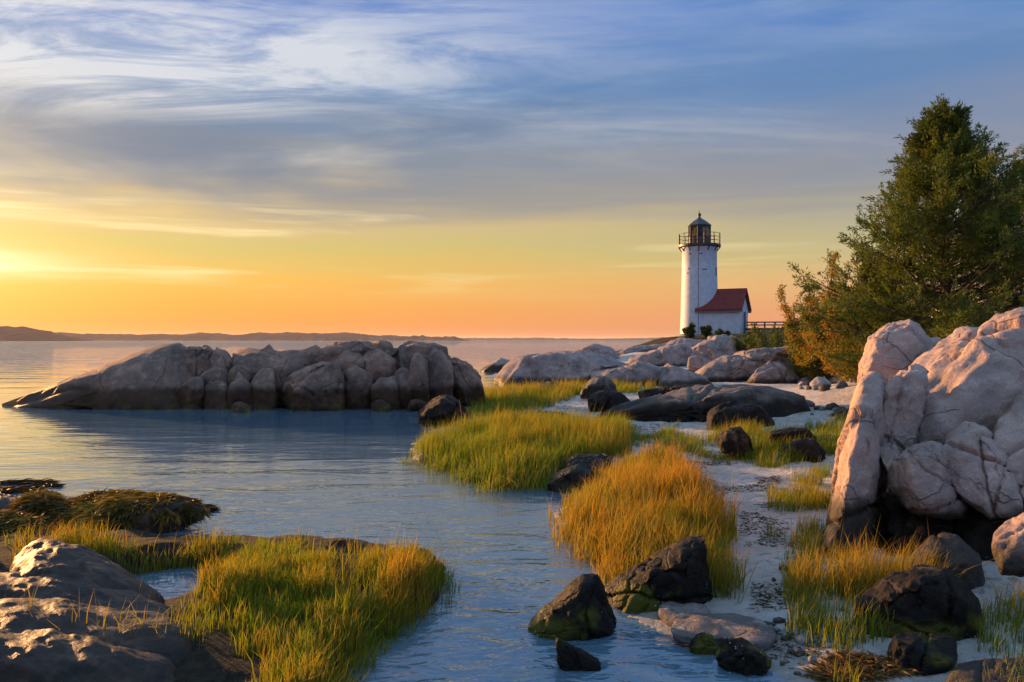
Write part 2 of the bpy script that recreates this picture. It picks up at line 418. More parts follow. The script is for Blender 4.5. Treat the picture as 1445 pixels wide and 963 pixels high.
t.l.new(t.new('ShaderNodeMixShader', None, Fac=fr, i1=tr.outputs[0], i2=gl.outputs[0]).outputs[0], o.inputs[0])
S = 14000.0
ow = mesh('water', [(-S, -12, 0), (S, -12, 0), (S, S, 0), (-S, S, 0)], np.array([[0, 1, 2, 3]]), m, smooth=False)
tag(ow, 'rippled sea water of the cove reflecting the sunset sky', kind='structure')

# ------------------------------------------------------------ rocks
_ico = {}
def ico(n):
    if n not in _ico:
        bm = bmesh.new(); bmesh.ops.create_icosphere(bm, subdivisions=n, radius=1.0)
        v = np.array([q.co[:] for q in bm.verts]); f = np.array([[q.index for q in p.verts] for p in bm.faces]); bm.free()
        _ico[n] = (v, f)
    return _ico[n]

def normals(v, f):
    n = np.zeros_like(v); a, b, c = v[f[:, 0]], v[f[:, 1]], v[f[:, 2]]
    fn = np.cross(b - a, c - a)
    for i in range(3): np.add.at(n, f[:, i], fn)
    return n / (np.linalg.norm(n, axis=1, keepdims=True) + 1e-12)

_seed = [100]
def rock(name, poly, d, T, mat, parent=None, k=3.2, res=5, amp=None, lean=0.0, chips=8, crack=1.0, seed=None, back=None, joints=2):
    """boulder with a traced outline at distance d; T metres thick each way, its own rounding, chips, cracks and relief"""
    if seed is None: _seed[0] += 1; seed = _seed[0]
    rg = np.random.default_rng(seed)
    P2 = np.array([W(a, b, d)[[0, 2]] for a, b in poly])
    A = 0; C = np.zeros(2)                                   # area centroid
    for i in range(len(P2)):
        a, b = P2[i], P2[(i + 1) % len(P2)]; cr = a[0] * b[1] - b[0] * a[1]; A += cr; C += (a + b) * cr
    C = C / (3 * A)
    q = P2 - C
    v0, f = ico(res); v = v0.copy()
    th = np.arctan2(v[:, 2], v[:, 0])
    rad = np.full(len(v), 0.0)
    cs, sn = np.cos(th), np.sin(th)
    for i in range(len(q)):                                  # ray/segment: outline radius in each direction
        a, b = q[i], q[(i + 1) % len(q)]; e = b - a
        dn = cs * e[1] - sn * e[0]; dn = np.where(np.abs(dn) < 1e-9, 1e-9, dn)
        tt = (a[0] * e[1] - a[1] * e[0]) / dn; ss = (a[0] * sn - a[1] * cs) / dn
        ok = (tt > 0) & (ss >= -1e-6) & (ss <= 1 + 1e-6)
        rad = np.where(ok, np.maximum(rad, tt), rad)
    rad = np.where(rad <= 0, np.median(rad), rad)
    rho = np.hypot(v[:, 0], v[:, 2]); eta = np.abs(v[:, 1])
    s = (rho ** k + eta ** k) ** (-1 / k)
    rho, eta = rho * s, eta * s * np.sign(v[:, 1])
    Tb = T if back is None else back
    p = np.c_[rad * rho * cs, np.where(eta < 0, T, Tb) * eta, rad * rho * sn]
    size = float(np.sqrt(abs(A) / 2))
    for i in range(chips):                                   # flat broken faces, mostly on the near side and top
        dr = rg.normal(size=3) * np.array([0.65, 1.0, 0.55]); dr[1] = -abs(dr[1]) if rg.random() < 0.75 else dr[1]; dr[0] = -abs(dr[0]) if rg.random() < 0.6 else dr[0]; dr /= np.linalg.norm(dr)
        pr = p @ dr; c = pr.max() * rg.uniform(0.68, 0.93)
        over = np.maximum(pr - c, 0); p = p - over[:, None] * dr * 0.93
    for i in range(10):                                      # smaller broken edges all round
        dr = rg.normal(size=3); dr /= np.linalg.norm(dr); pr = p @ dr
        over = np.maximum(pr - pr.max() * rg.uniform(0.86, 0.97), 0); p = p - over[:, None] * dr * 0.95
    p[:, 1] += lean * (p[:, 2] - p[:, 2].min())
    amp = (0.034 * size if amp is None else amp)
    nrm = normals(p, f); o3 = rg.uniform(0, 50, 3)
    qn = p / size
    rid = lambda f_, s_: 1 - 2 * np.abs(fbm(qn * f_ + o3, 3, s_, 0.55))
    dsp = amp * (0.9 * fbm(qn * 1.6 + o3, 3, seed) + 0.55 * rid(2.6, seed + 3) + 0.42 * fbm(qn * 8 + o3, 4, seed + 5, 0.6))
    for i in range(joints):                                  # straight joints across the rock
        dr = rg.normal(size=3) * np.array([1, 0.5, 0.8]); dr /= np.linalg.norm(dr)
        jd = p @ dr + 0.06 * size * fbm(qn * 2.2 + 3 * i, 3, seed + 20 + i) - rg.uniform(-0.5, 0.5) * size
        jw = rg.uniform(0.014, 0.024) * size
        dsp -= rg.uniform(0.05, 0.11) * size * np.exp(-(jd / jw) ** 2)
        dsp += rg.uniform(-0.03, 0.03) * size * np.tanh(jd / jw)    # one side stands proud of the other
    if crack:
        wv = np.abs(vnoise(qn * 1.5 + o3[::-1] + 0.5 * np.c_[fbm(qn * 3, 2, seed), fbm(qn * 3 + 9, 2, seed), fbm(qn * 3 + 5, 2, seed)], seed + 7))
        dsp -= crack * 0.06 * size * np.clip(1 - wv / 0.05, 0, 1) ** 1.5
    p = p + nrm * dsp[:, None]
    p[:, 0] += C[0] / d * p[:, 1]
    p = p + np.array([C[0], 0, C[1]])
    zb = p[:, 2].min()
    org = np.array([C[0], d, zb])
    ob = mesh(name, p - np.array([C[0], 0, zb]), f, mat)
    ob.location = org
    if parent is not None: adopt(ob, parent)
    return ob

def box(x0, y0, x1, y1, r=0.28):
    """rounded outline of a block in photograph pixels"""
    w_, h_ = x1 - x0, y1 - y0; a, b = w_ * r, h_ * r
    return [(x0, y1), (x0, y0 + b), (x0 + a, y0 + b * 0.15), (x0 + w_ * 0.5, y0), (x1 - a, y0 + b * 0.2), (x1, y0 + b), (x1, y1)]

# the long outcrop across the cove
out_ = empty('rock_outcrop', (-8, 26, -0.3))
tag(out_, 'long jointed granite outcrop standing in the cove, low tapering end at left', 'rock')
RB = lambda poly, d, T, **k: rock('block', poly, d, T, GRANITE_OUT, out_, **k)
RB([(-40, 590), (0, 577), (45, 560), (110, 536), (160, 516), (200, 501), (230, 491), (256, 489), (272, 500), (280, 530), (280, 590)], 26.6, 1.6, k=2.6, res=5, lean=0.35, crack=0.5, chips=2, joints=1, amp=0.05)
RB([(243, 540), (246, 494), (270, 489), (292, 491), (303, 499), (304, 540)], 27.4, 1.2, res=5)
core = [(262, 590), (268, 512), (330, 503), (400, 506), (455, 498), (520, 488), (600, 492), (640, 512), (655, 590)]
RB(core, 27.15, 1.1, k=4.0, res=5, chips=8, joints=3)
rb_ = random.Random(3)
for q, d, T in [((297, 491, 327, 545), 27.0, 0.6), ((323, 495, 353, 540), 27.0, 0.6), ((349, 492, 401, 548), 26.9, 0.8), ((283, 517, 326, 560), 26.3, 0.55),
                ((232, 536, 262, 588), 25.9, 0.5), ((255, 533, 291, 588), 25.7, 0.55), ((287, 533, 325, 588), 25.7, 0.6), ((321, 516, 354, 545), 26.1, 0.5), ((321, 529, 358, 586), 25.6, 0.6),
                ((355, 520, 393, 588), 25.7, 0.65), ((398, 503, 448, 545), 26.8, 0.7), ((474, 494, 519, 535), 26.5, 0.7), ((478, 507, 519, 588), 25.8, 0.7),
                ((514, 488, 557, 545), 26.4, 0.7), ((526, 530, 564, 588), 25.4, 0.5), ((552, 512, 582, 588), 25.6, 0.6), ((572, 500, 609, 588), 25.6, 0.7), ((603, 494, 640, 585), 25.9, 0.8)]:
    RB([(a + rb_.uniform(-.13, .13) * (q[2] - q[0]), b_ + rb_.uniform(-.10, .10) * (q[3] - q[1])) for a, b_ in box(*q)], d + rb_.uniform(-0.15, 0.15), T, k=4.2, chips=8, res=4, joints=1)
RB([(394, 590), (396, 546), (406, 530), (430, 516), (455, 508), (476, 511), (483, 535), (487, 590)], 25.5, 0.9, k=3.4, res=5)
RB([(460, 530), (460, 496), (472, 485), (495, 481), (518, 484), (522, 530)], 27.2, 0.8, k=2.8, res=5)
RB([(512, 525), (514, 485), (535, 480), (553, 484), (560, 525)], 27.6, 0.8, k=2.8, res=4)
RB([(550, 540), (553, 490), (575, 483), (610, 484), (630, 491), (636, 515), (634, 540)], 26.8, 0.9, k=3.0, res=5)
RB([(620, 575), (624, 512), (640, 504), (660, 514), (680, 530), (690, 575)], 27.0, 0.9, k=2.6, res=5)
for i, q in enumerate([(526, 565, 551, 584), (574, 563, 602, 584), (328, 567, 357, 588)]):
    s = rock('stone', box(*q), [24.6, 24.7, 24.3][i], 0.3, GRANITE_OUT, res=4)
    tag(s, ['pale wedge shaped stone at the water under the outcrop', 'flat dark stone right of the pale wedge at the outcrop foot', 'small round stone in the water before the outcrop, standing alone'][i], 'stone')
def boulder(label, poly, d, T, mat, cat='boulder', name='boulder', **k):
    return tag(rock(name, poly, d, T, mat, **k), label, cat)
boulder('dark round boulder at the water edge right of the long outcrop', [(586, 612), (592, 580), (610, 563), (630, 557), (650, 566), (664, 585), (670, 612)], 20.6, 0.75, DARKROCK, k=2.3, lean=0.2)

# ledges and domes on the lighthouse shore
for lab, poly, d, T, kw in [
    ('low dark rock with pale patch in the water beyond the marsh', [(676, 530), (690, 512), (706, 506), (725, 512), (735, 530)], 56, 1.6, {}),
    ('broad smooth grey slab sloping left, beyond the far marsh grass', [(706, 545), (712, 524), (740, 508), (780, 498), (816, 496), (850, 504), (882, 515), (898, 545)], 38, 2.2, dict(k=2.4, lean=0.4)),
    ('long low pinkish ledge in front of the smooth slab', [(830, 546), (834, 521), (862, 515), (900, 514), (925, 516), (930, 548)], 35, 1.2, dict(k=2.6, lean=0.4)),
    ('rounded pink ledge left of the large domed rock', [(922, 548), (926, 520), (945, 512), (965, 516), (990, 525), (1002, 548)], 34.5, 1.2, dict(k=2.5, lean=0.3)),
    ('far dark hump of rock on the shoreline left of the domes', [(806, 512), (815, 492), (838, 487), (858, 494), (868, 512)], 66, 2.5, dict(lean=0.4)),
    ('far flat ridge of rock running to the lighthouse point', [(852, 515), (870, 494), (905, 489), (935, 486), (960, 515)], 70, 2.5, dict(lean=0.4)),
    ('sunlit pink rock dome below the lighthouse tower', [(890, 525), (906, 504), (926, 489), (945, 478), (966, 475), (988, 484), (1004, 502), (1008, 525)], 58, 3.0, dict(k=2.4, lean=0.4)),
    ('grey rock dome below the lighthouse annex', [(978, 525), (984, 490), (1000, 478), (1022, 474), (1040, 480), (1050, 500), (1052, 525)], 56, 3.0, dict(k=2.5, lean=0.3)),
    ('large domed pale rock in front of the green shrubs', [(974, 552), (985, 534), (1004, 520), (1032, 506), (1066, 492), (1092, 488), (1120, 490), (1136, 500), (1140, 525), (1135, 552)], 38, 2.0, dict(k=2.6, lean=0.3, res=6)),
    ('pale pointed block leaning on the large domed rock', [(1054, 550), (1062, 530), (1074, 516), (1088, 509), (1106, 514), (1122, 530), (1128, 550)], 35.5, 0.8, dict(k=2.4)),
    ('small brown stone between the domes and the ledges', [(970, 520), (975, 506), (986, 502), (998, 510), (1000, 520)], 45, 0.5, {})]:
    cx_ = sum(p_[0] for p_ in poly) / len(poly)
    boulder(lab, [(cx_ + (a - cx_) * 1.28, b_ if b_ < 515 else b_ + 6) for a, b_ in poly], d, T, GRANITE_FAR, cat='rock', name='shore_rock', **{**dict(res=5), **kw})
for lab, poly, d, T, kw in [
    ('dark boulder with pale cap in the far marsh grass', [(818, 562), (824, 543), (838, 532), (856, 531), (870, 543), (880, 562)], 27.5, 0.7, dict(k=2.3)),
    ('dark rounded end block beside the whale shaped ledge', [(826, 586), (832, 562), (850, 552), (876, 554), (892, 566), (894, 586)], 23.2, 0.8, dict(k=2.4)),
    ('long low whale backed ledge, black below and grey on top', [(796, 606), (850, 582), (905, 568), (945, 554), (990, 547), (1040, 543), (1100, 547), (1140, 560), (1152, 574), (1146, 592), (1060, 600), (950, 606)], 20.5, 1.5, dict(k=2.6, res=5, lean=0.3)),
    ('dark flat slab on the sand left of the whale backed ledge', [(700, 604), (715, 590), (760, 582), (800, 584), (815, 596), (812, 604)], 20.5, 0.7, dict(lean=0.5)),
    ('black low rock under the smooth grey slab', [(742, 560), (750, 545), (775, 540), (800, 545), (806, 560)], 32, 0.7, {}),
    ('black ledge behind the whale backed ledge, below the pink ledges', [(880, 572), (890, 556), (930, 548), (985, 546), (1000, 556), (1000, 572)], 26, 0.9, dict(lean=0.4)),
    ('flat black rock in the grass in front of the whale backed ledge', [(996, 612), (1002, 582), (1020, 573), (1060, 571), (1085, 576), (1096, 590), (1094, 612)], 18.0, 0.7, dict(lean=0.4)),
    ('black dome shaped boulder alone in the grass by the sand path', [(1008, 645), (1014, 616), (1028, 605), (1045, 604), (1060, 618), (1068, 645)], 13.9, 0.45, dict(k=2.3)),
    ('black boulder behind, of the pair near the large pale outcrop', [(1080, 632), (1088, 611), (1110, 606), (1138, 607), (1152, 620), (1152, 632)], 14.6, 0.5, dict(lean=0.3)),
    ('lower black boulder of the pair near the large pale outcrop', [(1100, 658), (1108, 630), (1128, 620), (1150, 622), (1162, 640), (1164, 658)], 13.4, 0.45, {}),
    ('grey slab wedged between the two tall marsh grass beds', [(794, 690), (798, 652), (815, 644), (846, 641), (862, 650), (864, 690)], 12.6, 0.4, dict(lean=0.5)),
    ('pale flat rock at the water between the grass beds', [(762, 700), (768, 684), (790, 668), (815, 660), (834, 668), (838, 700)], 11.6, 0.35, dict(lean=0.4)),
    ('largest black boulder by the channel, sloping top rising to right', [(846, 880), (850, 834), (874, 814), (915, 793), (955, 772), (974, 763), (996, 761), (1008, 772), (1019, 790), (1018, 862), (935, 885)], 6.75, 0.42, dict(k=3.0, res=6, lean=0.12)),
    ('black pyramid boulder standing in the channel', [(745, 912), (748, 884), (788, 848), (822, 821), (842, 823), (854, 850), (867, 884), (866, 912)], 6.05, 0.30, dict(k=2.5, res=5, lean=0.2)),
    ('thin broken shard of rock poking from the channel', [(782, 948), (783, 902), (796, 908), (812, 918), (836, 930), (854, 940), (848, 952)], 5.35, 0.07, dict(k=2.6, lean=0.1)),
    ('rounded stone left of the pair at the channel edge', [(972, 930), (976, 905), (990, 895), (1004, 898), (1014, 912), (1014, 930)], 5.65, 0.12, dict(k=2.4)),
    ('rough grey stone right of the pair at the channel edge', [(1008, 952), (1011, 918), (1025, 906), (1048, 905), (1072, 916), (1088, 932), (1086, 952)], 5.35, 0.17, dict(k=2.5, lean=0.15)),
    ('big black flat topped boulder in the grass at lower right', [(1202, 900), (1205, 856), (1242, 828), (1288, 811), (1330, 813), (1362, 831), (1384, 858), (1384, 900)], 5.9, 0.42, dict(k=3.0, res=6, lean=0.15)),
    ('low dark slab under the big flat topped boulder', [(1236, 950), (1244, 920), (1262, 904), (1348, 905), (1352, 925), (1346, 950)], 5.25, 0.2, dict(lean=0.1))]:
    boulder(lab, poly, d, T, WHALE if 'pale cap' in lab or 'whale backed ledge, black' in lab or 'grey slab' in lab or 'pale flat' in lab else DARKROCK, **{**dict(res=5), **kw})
for lab, poly, d, T, kw in [
    ('sunlit orange rock in the grass behind the flat topped boulder', [(1272, 830), (1280, 798), (1314, 764), (1332, 746), (1356, 764), (1384, 788), (1390, 830)], 6.9, 0.3, dict(res=5)),
    ('orange lit rock cut by the right edge', [(1402, 800), (1408, 752), (1445, 734), (1500, 730), (1510, 800)], 6.3, 0.3, dict(res=5)),
    ('low yellow brown ledge at the bottom right corner', [(1320, 985), (1345, 955), (1400, 946), (1470, 944), (1520, 985)], 4.9, 0.25, {})]:
    boulder(lab, poly, d, T, GRANITE, **kw)
# flat slab of rock lying at the channel edge
def slab(label, pts, z, th, seed, mat):
    c = np.array([onz(a, b, z)[:2] for a, b in pts]); cen = c.mean(0)
    v0, f = ico(5); th_ = np.arctan2(v0[:, 1], v0[:, 0])
    q = c - cen; an = np.arctan2(q[:, 1], q[:, 0]); o_ = np.argsort(an); an, ra = an[o_], np.hypot(q[:, 0], q[:, 1])[o_]
    rad = np.interp(th_, np.r_[an[-1] - 2 * np.pi, an, an[0] + 2 * np.pi], np.r_[ra[-1], ra, ra[0]])
    rho = np.hypot(v0[:, 0], v0[:, 1]); k = 5; s = (rho ** k + np.abs(v0[:, 2]) ** k) ** (-1 / k)
    p = np.c_[np.cos(th_) * rad * rho * s, np.sin(th_) * rad * rho * s, v0[:, 2] * s * th]
    p = p + normals(p, f) * (0.02 * fbm(p * 6 + seed, 4, seed))[:, None]
    ob = mesh('flat_rock', p, f, mat); ob.location = (cen[0], cen[1], z - th * 0.4)
    tag(ob, label, 'rock')
slab('flat tilted slab with pale top lying at the channel edge', [(946, 884), (1002, 866), (1050, 872), (1098, 898), (1088, 908), (1018, 902), (950, 896)], 0.07, 0.035, 3, SLABM)
slab('flat bluish rock behind the tilted slab', [(936, 868), (960, 852), (990, 856), (996, 872), (960, 880)], 0.06, 0.04, 5, SLABM)

# the big pale outcrop at right
big = empty('rock_outcrop', (5.0, 9.0, 0.0))
tag(big, 'large pale granite outcrop at right with deep joints and sunlit left edges', 'rock')
RG = lambda poly, d, T, **k: rock('block', poly, d, T * 1.25, GRANITE, big, **{**dict(res=6, crack=0.6, chips=5, joints=3), **k})
RG([(1148, 800), (1158, 760), (1168, 738), (1182, 680), (1196, 612), (1212, 556), (1228, 530), (1243, 533), (1240, 580), (1237, 640), (1242, 700), (1232, 760), (1220, 800)], 8.3, 0.6, k=3.4, lean=0.12, chips=3, amp=0.03)
RG([(1236, 700), (1237, 572), (1255, 531), (1285, 519), (1305, 522), (1300, 580), (1285, 640), (1270, 700)], 8.8, 0.6, k=3.4, lean=0.12, chips=4, amp=0.05)
RG([(1252, 650), (1264, 605), (1277, 572), (1302, 520), (1320, 492), (1350, 470), (1394, 450), (1445, 441), (1520, 436), (1580, 460), (1590, 600), (1400, 640)], 9.9, 1.1, k=3.2, lean=0.30, chips=3)
RG([(1240, 632), (1290, 600), (1345, 578), (1400, 556), (1450, 524), (1540, 490), (1560, 640), (1400, 690), (1280, 690)], 9.0, 0.55, k=3.2, lean=0.6, chips=3)
RG([(1255, 690), (1258, 655), (1275, 633), (1318, 617), (1346, 640), (1350, 690), (1360, 726), (1330, 722), (1280, 712)], 7.9, 0.4, k=3.4, lean=0.3)
RG([(1318, 645), (1335, 612), (1355, 602), (1388, 610), (1420, 640), (1440, 680), (1448, 726), (1400, 728), (1360, 700)], 7.8, 0.38, k=3.6, lean=0.3)
RG([(1392, 650), (1410, 600), (1446, 564), (1540, 540), (1560, 740), (1445, 730), (1415, 700)], 8.1, 0.5, k=3.2, lean=0.4)
RG([(1205, 580), (1212, 515), (1225, 476), (1250, 457), (1284, 449), (1312, 462), (1330, 490), (1330, 580)], 11.8, 0.9, k=3.0, lean=0.35)
RG([(1246, 700), (1252, 660), (1236, 630), (1262, 625), (1280, 650), (1276, 700)], 8.3, 0.35)
RG([(1226, 730), (1229, 610), (1252, 570), (1290, 566), (1296, 730)], 8.95, 0.45, k=3.6, lean=0.2, res=5)
RG([(1228, 745), (1234, 690), (1262, 672), (1330, 700), (1400, 700), (1480, 700), (1490, 760), (1330, 765)], 8.35, 0.4, k=3.4, lean=0.2, res=5)
RG([(1280, 600), (1292, 520), (1318, 484), (1350, 468), (1385, 470), (1390, 540), (1370, 600)], 10.7, 0.8, k=3.0, lean=0.3, chips=3, res=5)
RG([(1225, 800), (1240, 640), (1270, 600), (1330, 570), (1420, 560), (1560, 540), (1580, 800)], 9.6, 0.6, res=5)
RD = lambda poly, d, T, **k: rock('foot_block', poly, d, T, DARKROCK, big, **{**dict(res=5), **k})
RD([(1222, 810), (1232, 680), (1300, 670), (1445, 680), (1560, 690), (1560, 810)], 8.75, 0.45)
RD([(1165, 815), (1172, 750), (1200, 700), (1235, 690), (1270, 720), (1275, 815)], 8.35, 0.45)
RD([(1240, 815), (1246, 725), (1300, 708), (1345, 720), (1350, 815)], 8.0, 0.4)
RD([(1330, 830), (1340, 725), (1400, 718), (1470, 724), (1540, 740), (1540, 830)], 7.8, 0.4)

# ledges at lower left
for lab, poly, d, T, kw in [
    ('brown hump of wet rock behind the lower left ledges', [(-10, 850), (12, 798), (47, 778), (110, 785), (157, 802), (200, 832), (236, 856), (240, 880), (0, 880)], 6.35, 0.5, dict(lean=0.4, k=2.4)),
    ('middle wet ledge at lower left with bright sheen', [(-120, 900), (-60, 836), (0, 836), (63, 831), (126, 839), (201, 856), (252, 874), (268, 900), (260, 920)], 5.75, 0.45, dict(lean=0.7, k=2.4)),
    ('long smooth dark ledge at the bottom left ending in a rounded nose', [(-120, 960), (-60, 880), (0, 878), (94, 880), (176, 896), (245, 902), (300, 922), (322, 952), (318, 985), (-60, 1000)], 5.15, 0.45, dict(lean=0.6, k=2.5)),
    ('nearest dark ledge in the bottom left corner', [(-120, 1010), (-80, 930), (0, 926), (110, 926), (176, 938), (250, 958), (290, 1000), (250, 1040), (-60, 1050)], 4.65, 0.35, dict(lean=0.6, k=2.5)),
    ('grey rock at the left edge by the brown hump', [(-70, 850), (-50, 805), (-10, 796), (12, 808), (18, 850)], 6.6, 0.3, {})]:
    boulder(lab, poly, d, T, LEDGE, cat='ledge', name='ledge', **{**dict(res=6, crack=0.0, chips=1, joints=0, amp=0.022), **kw})
weedrocks = []
for lab, poly, d, T in [
    ('bare rock hump at the left edge among seaweed', [(-60, 735), (-40, 705), (0, 698), (28, 706), (40, 735)], 9.9, 0.5),
    ('rounded brown rock hump with seaweed round it', [(24, 740), (30, 712), (50, 702), (76, 706), (92, 722), (96, 740)], 9.6, 0.4),
    ('long low rock hidden under golden seaweed', [(-40, 768), (-20, 736), (60, 722), (120, 711), (180, 706), (235, 708), (286, 714), (275, 732), (230, 748), (190, 768)], 9.4, 0.6),
    ('low rock with seaweed behind the bank grass at left', [(-80, 775), (-70, 742), (-20, 732), (40, 736), (80, 748), (90, 775)], 8.9, 0.45)]:
    weedrocks.append(boulder(lab, poly, d, T, LEDGE, cat='rock', name='seaweed_rock', res=5, k=2.3, chips=2))

# ------------------------------------------------------------ leaves, grass, seaweed
def rand_unit(n, rg):
    v = rg.normal(size=(n, 3)); return v / np.linalg.norm(v, axis=1, keepdims=True)

def leaf_mesh(name, C, Dr, L, Wd, col, mat, parent=None, rg=rng):
    n = len(C); S_ = np.cross(Dr, rand_unit(n, rg)); S_ /= np.linalg.norm(S_, axis=1, keepdims=True) + 1e-9
    L = np.broadcast_to(L, n)[:, None]; Wd = np.broadcast_to(Wd, n)[:, None]
    v = np.stack([C, C + Dr * L * 0.5 + S_ * Wd * 0.5, C + Dr * L, C + Dr * L * 0.5 - S_ * Wd * 0.5], 1).reshape(-1, 3)
    f = np.arange(n * 4).reshape(n, 4)
    return mesh(name, v, f, mat, parent, smooth=False, col=np.repeat(col, 4, 0))

GRASS = m_leaf('marsh_grass_blades', 0.5)
def in_poly(poly, n, rg):
    lo, hi = poly.min(0), poly.max(0); got = []
    k = 0
    while k < n:
        q = rg.uniform(lo, hi, (n * 2, 2)); q = q[sdf(q, poly) > 0]; got.append(q); k += len(q)
    return np.concatenate(got)[:n]

def grow(poly, k):
    c = poly.mean(0); v = poly - c; return c + v * (1 + k / (np.linalg.norm(v, axis=1, keepdims=True) + 1e-6))

def grass(label, poly, n, h, gold, wd=0.006, zmin=-0.14, clump=0.5, lean=0.22, seed=1, z0=None, sparse=0.0, hmin=0.28):
    rg = np.random.default_rng(seed); poly = grow(poly, 0.22)
    q = in_poly(poly, n, rg)
    if sparse:                                                # tufts
        nz = fbm(np.c_[q * 1.6, np.zeros(len(q))], 2, seed); q = q[nz > sparse * 0.6 - 0.25]
        q = q + rg.normal(size=q.shape) * 0.03
    ed = sdf(q, poly); kp = ed > rg.random(len(q)) ** 2 * 0.45 + 0.35 * fbm(np.c_[q * 2.6, np.zeros(len(q))], 2, seed + 9); kp &= fbm(np.c_[q * 3.4, np.zeros(len(q))], 2, seed + 2) > -0.42 + 0.25 * rg.normal(size=len(q)); q = q[kp]
    zg = ground(q); keep = zg > zmin; q, zg = q[keep], zg[keep]; n = len(q)
    cl = fbm(np.c_[q * 1.1, np.zeros(n)], 3, seed + 5)
    edge = np.clip(sdf(q, poly) / 0.5, 0, 1)
    fine_ = fbm(np.c_[q * 4.5, np.zeros(n)], 2, seed + 6)
    hh = h * (1 + 0.40 * cl + 0.35 * fine_) * rg.uniform(hmin, 1.12, n) * (0.82 + 0.18 * edge)
    hh = np.where(rg.random(n) < 0.04, hh * 1.5, hh)
    az = rg.uniform(0, 2 * np.pi, n); ln_ = lean * rg.gamma(2.0, 0.5, n) * np.where(rg.random(n) < 0.07, 3.2, 1.0)
    wind = np.array([0.10, -0.06])
    off = np.c_[np.cos(az), np.sin(az)] * ln_[:, None] + wind
    B = np.c_[q, zg - 0.02]
    az2 = rg.uniform(0, np.pi, n); S_ = np.c_[np.cos(az2), np.sin(az2), np.zeros(n)] * (wd * rg.uniform(0.6, 1.3, n))[:, None]
    M_ = B + np.c_[off * 0.30 * hh[:, None], hh * 0.58]; Tp = B + np.c_[off * hh[:, None], hh * rg.uniform(0.9, 1.0, n)]
    v = np.stack([B - S_ * 0.5, B + S_ * 0.5, M_ + S_ * 0.42, M_ - S_ * 0.42, Tp], 1).reshape(-1, 3)
    i0 = np.arange(n) * 5
    f4 = np.c_[i0, i0 + 1, i0 + 2, i0 + 3]; f3 = np.c_[i0 + 3, i0 + 2, i0 + 4]
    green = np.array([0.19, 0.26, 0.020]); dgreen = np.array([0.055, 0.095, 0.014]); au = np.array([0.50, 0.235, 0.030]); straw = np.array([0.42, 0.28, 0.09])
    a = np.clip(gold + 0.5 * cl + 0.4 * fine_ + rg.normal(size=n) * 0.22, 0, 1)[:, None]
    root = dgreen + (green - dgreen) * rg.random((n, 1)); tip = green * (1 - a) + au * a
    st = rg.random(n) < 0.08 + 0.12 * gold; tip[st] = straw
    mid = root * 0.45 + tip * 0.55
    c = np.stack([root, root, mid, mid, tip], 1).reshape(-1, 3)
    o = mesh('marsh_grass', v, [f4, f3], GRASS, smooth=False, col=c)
    return tag(o, label, 'grass', kind='stuff')

G1 = poly_world([(40, 800), (80, 772), (190, 772), (300, 775), (380, 779), (480, 782), (560, 790), (618, 797), (634, 812), (600, 850), (548, 894), (508, 930), (482, 975), (470, 1040), (330, 1040), (322, 940), (268, 880), (236, 846), (280, 846), (292, 812), (250, 798), (180, 800), (130, 812)], 0.15)
grass('golden green cordgrass covering the near left bank', G1, 42000, 0.27, 0.34, 0.0065, zmin=-0.07, seed=11)
grass('thin grass behind the wet ledges at the left edge', poly_world([(-120, 810), (-100, 778), (0, 778), (80, 768), (190, 768), (200, 790), (110, 788), (40, 784), (10, 800)], 0.15), 7000, 0.28, 0.5, seed=12, sparse=0.4)
grass('few green blades growing between the lower left ledges', poly_world([(0, 880), (60, 868), (130, 890), (230, 880), (250, 900), (120, 905)], 0.2), 260, 0.34, 0.2, 0.006, seed=13)
grass('tall green cordgrass bed at the water, centre', G2P, 38000, 0.38, -0.16, 0.008, seed=14)
grass('orange tipped cordgrass bed right of the channel', G3P, 34000, 0.42, 0.70, 0.007, seed=15)
grass('low green grass between black boulders and sand path', poly_world([(905, 612), (960, 596), (1000, 604), (1100, 606), (1205, 592), (1215, 640), (1205, 690), (1165, 700), (1150, 660), (1090, 650), (1000, 634), (940, 625)], 0.3), 38000, 0.30, -0.08, 0.007, seed=16, sparse=0.02)
grass('scattered grass tufts along the right side of the sand path', poly_world([(1090, 670), (1165, 660), (1180, 720), (1150, 790), (1160, 840), (1120, 830), (1100, 740)], 0.25), 15000, 0.28, 0.18, 0.006, seed=17, sparse=0.15)
grass('bright far grass between the outcrop and the shore ledges', poly_world([(640, 574), (690, 560), (790, 550), (825, 556), (800, 566), (760, 580), (700, 596), (668, 592)], 0.1), 16000, 0.42, 0.10, 0.011, seed=18)
grass('far band of green grass below the smooth slab', poly_world([(650, 556), (700, 548), (850, 546), (930, 550), (900, 556), (800, 556), (700, 562)], 0.2), 12000, 0.45, 0.10, 0.014, seed=19)
grass('tall grass round the boulders at lower right', poly_world([(1130, 800), (1170, 778), (1230, 790), (1300, 800), (1360, 815), (1300, 830), (1240, 850), (1205, 880), (1215, 930), (1180, 925), (1160, 880), (1140, 850)], 0.25), 8000, 0.36, 0.40, 0.006, seed=20, sparse=0.15)
grass('dark grass at the right edge beside the flat topped boulder', poly_world([(1380, 860), (1445, 830), (1520, 850), (1520, 960), (1440, 965), (1390, 930)], 0.25), 3500, 0.30, 0.25, 0.006, seed=21, sparse=0.3)
grass('grass tuft growing at the foot of the pale outcrop', poly_world([(1235, 790), (1245, 760), (1300, 752), (1330, 770), (1300, 795)], 0.5), 1600, 0.42, 0.35, 0.006, seed=22)

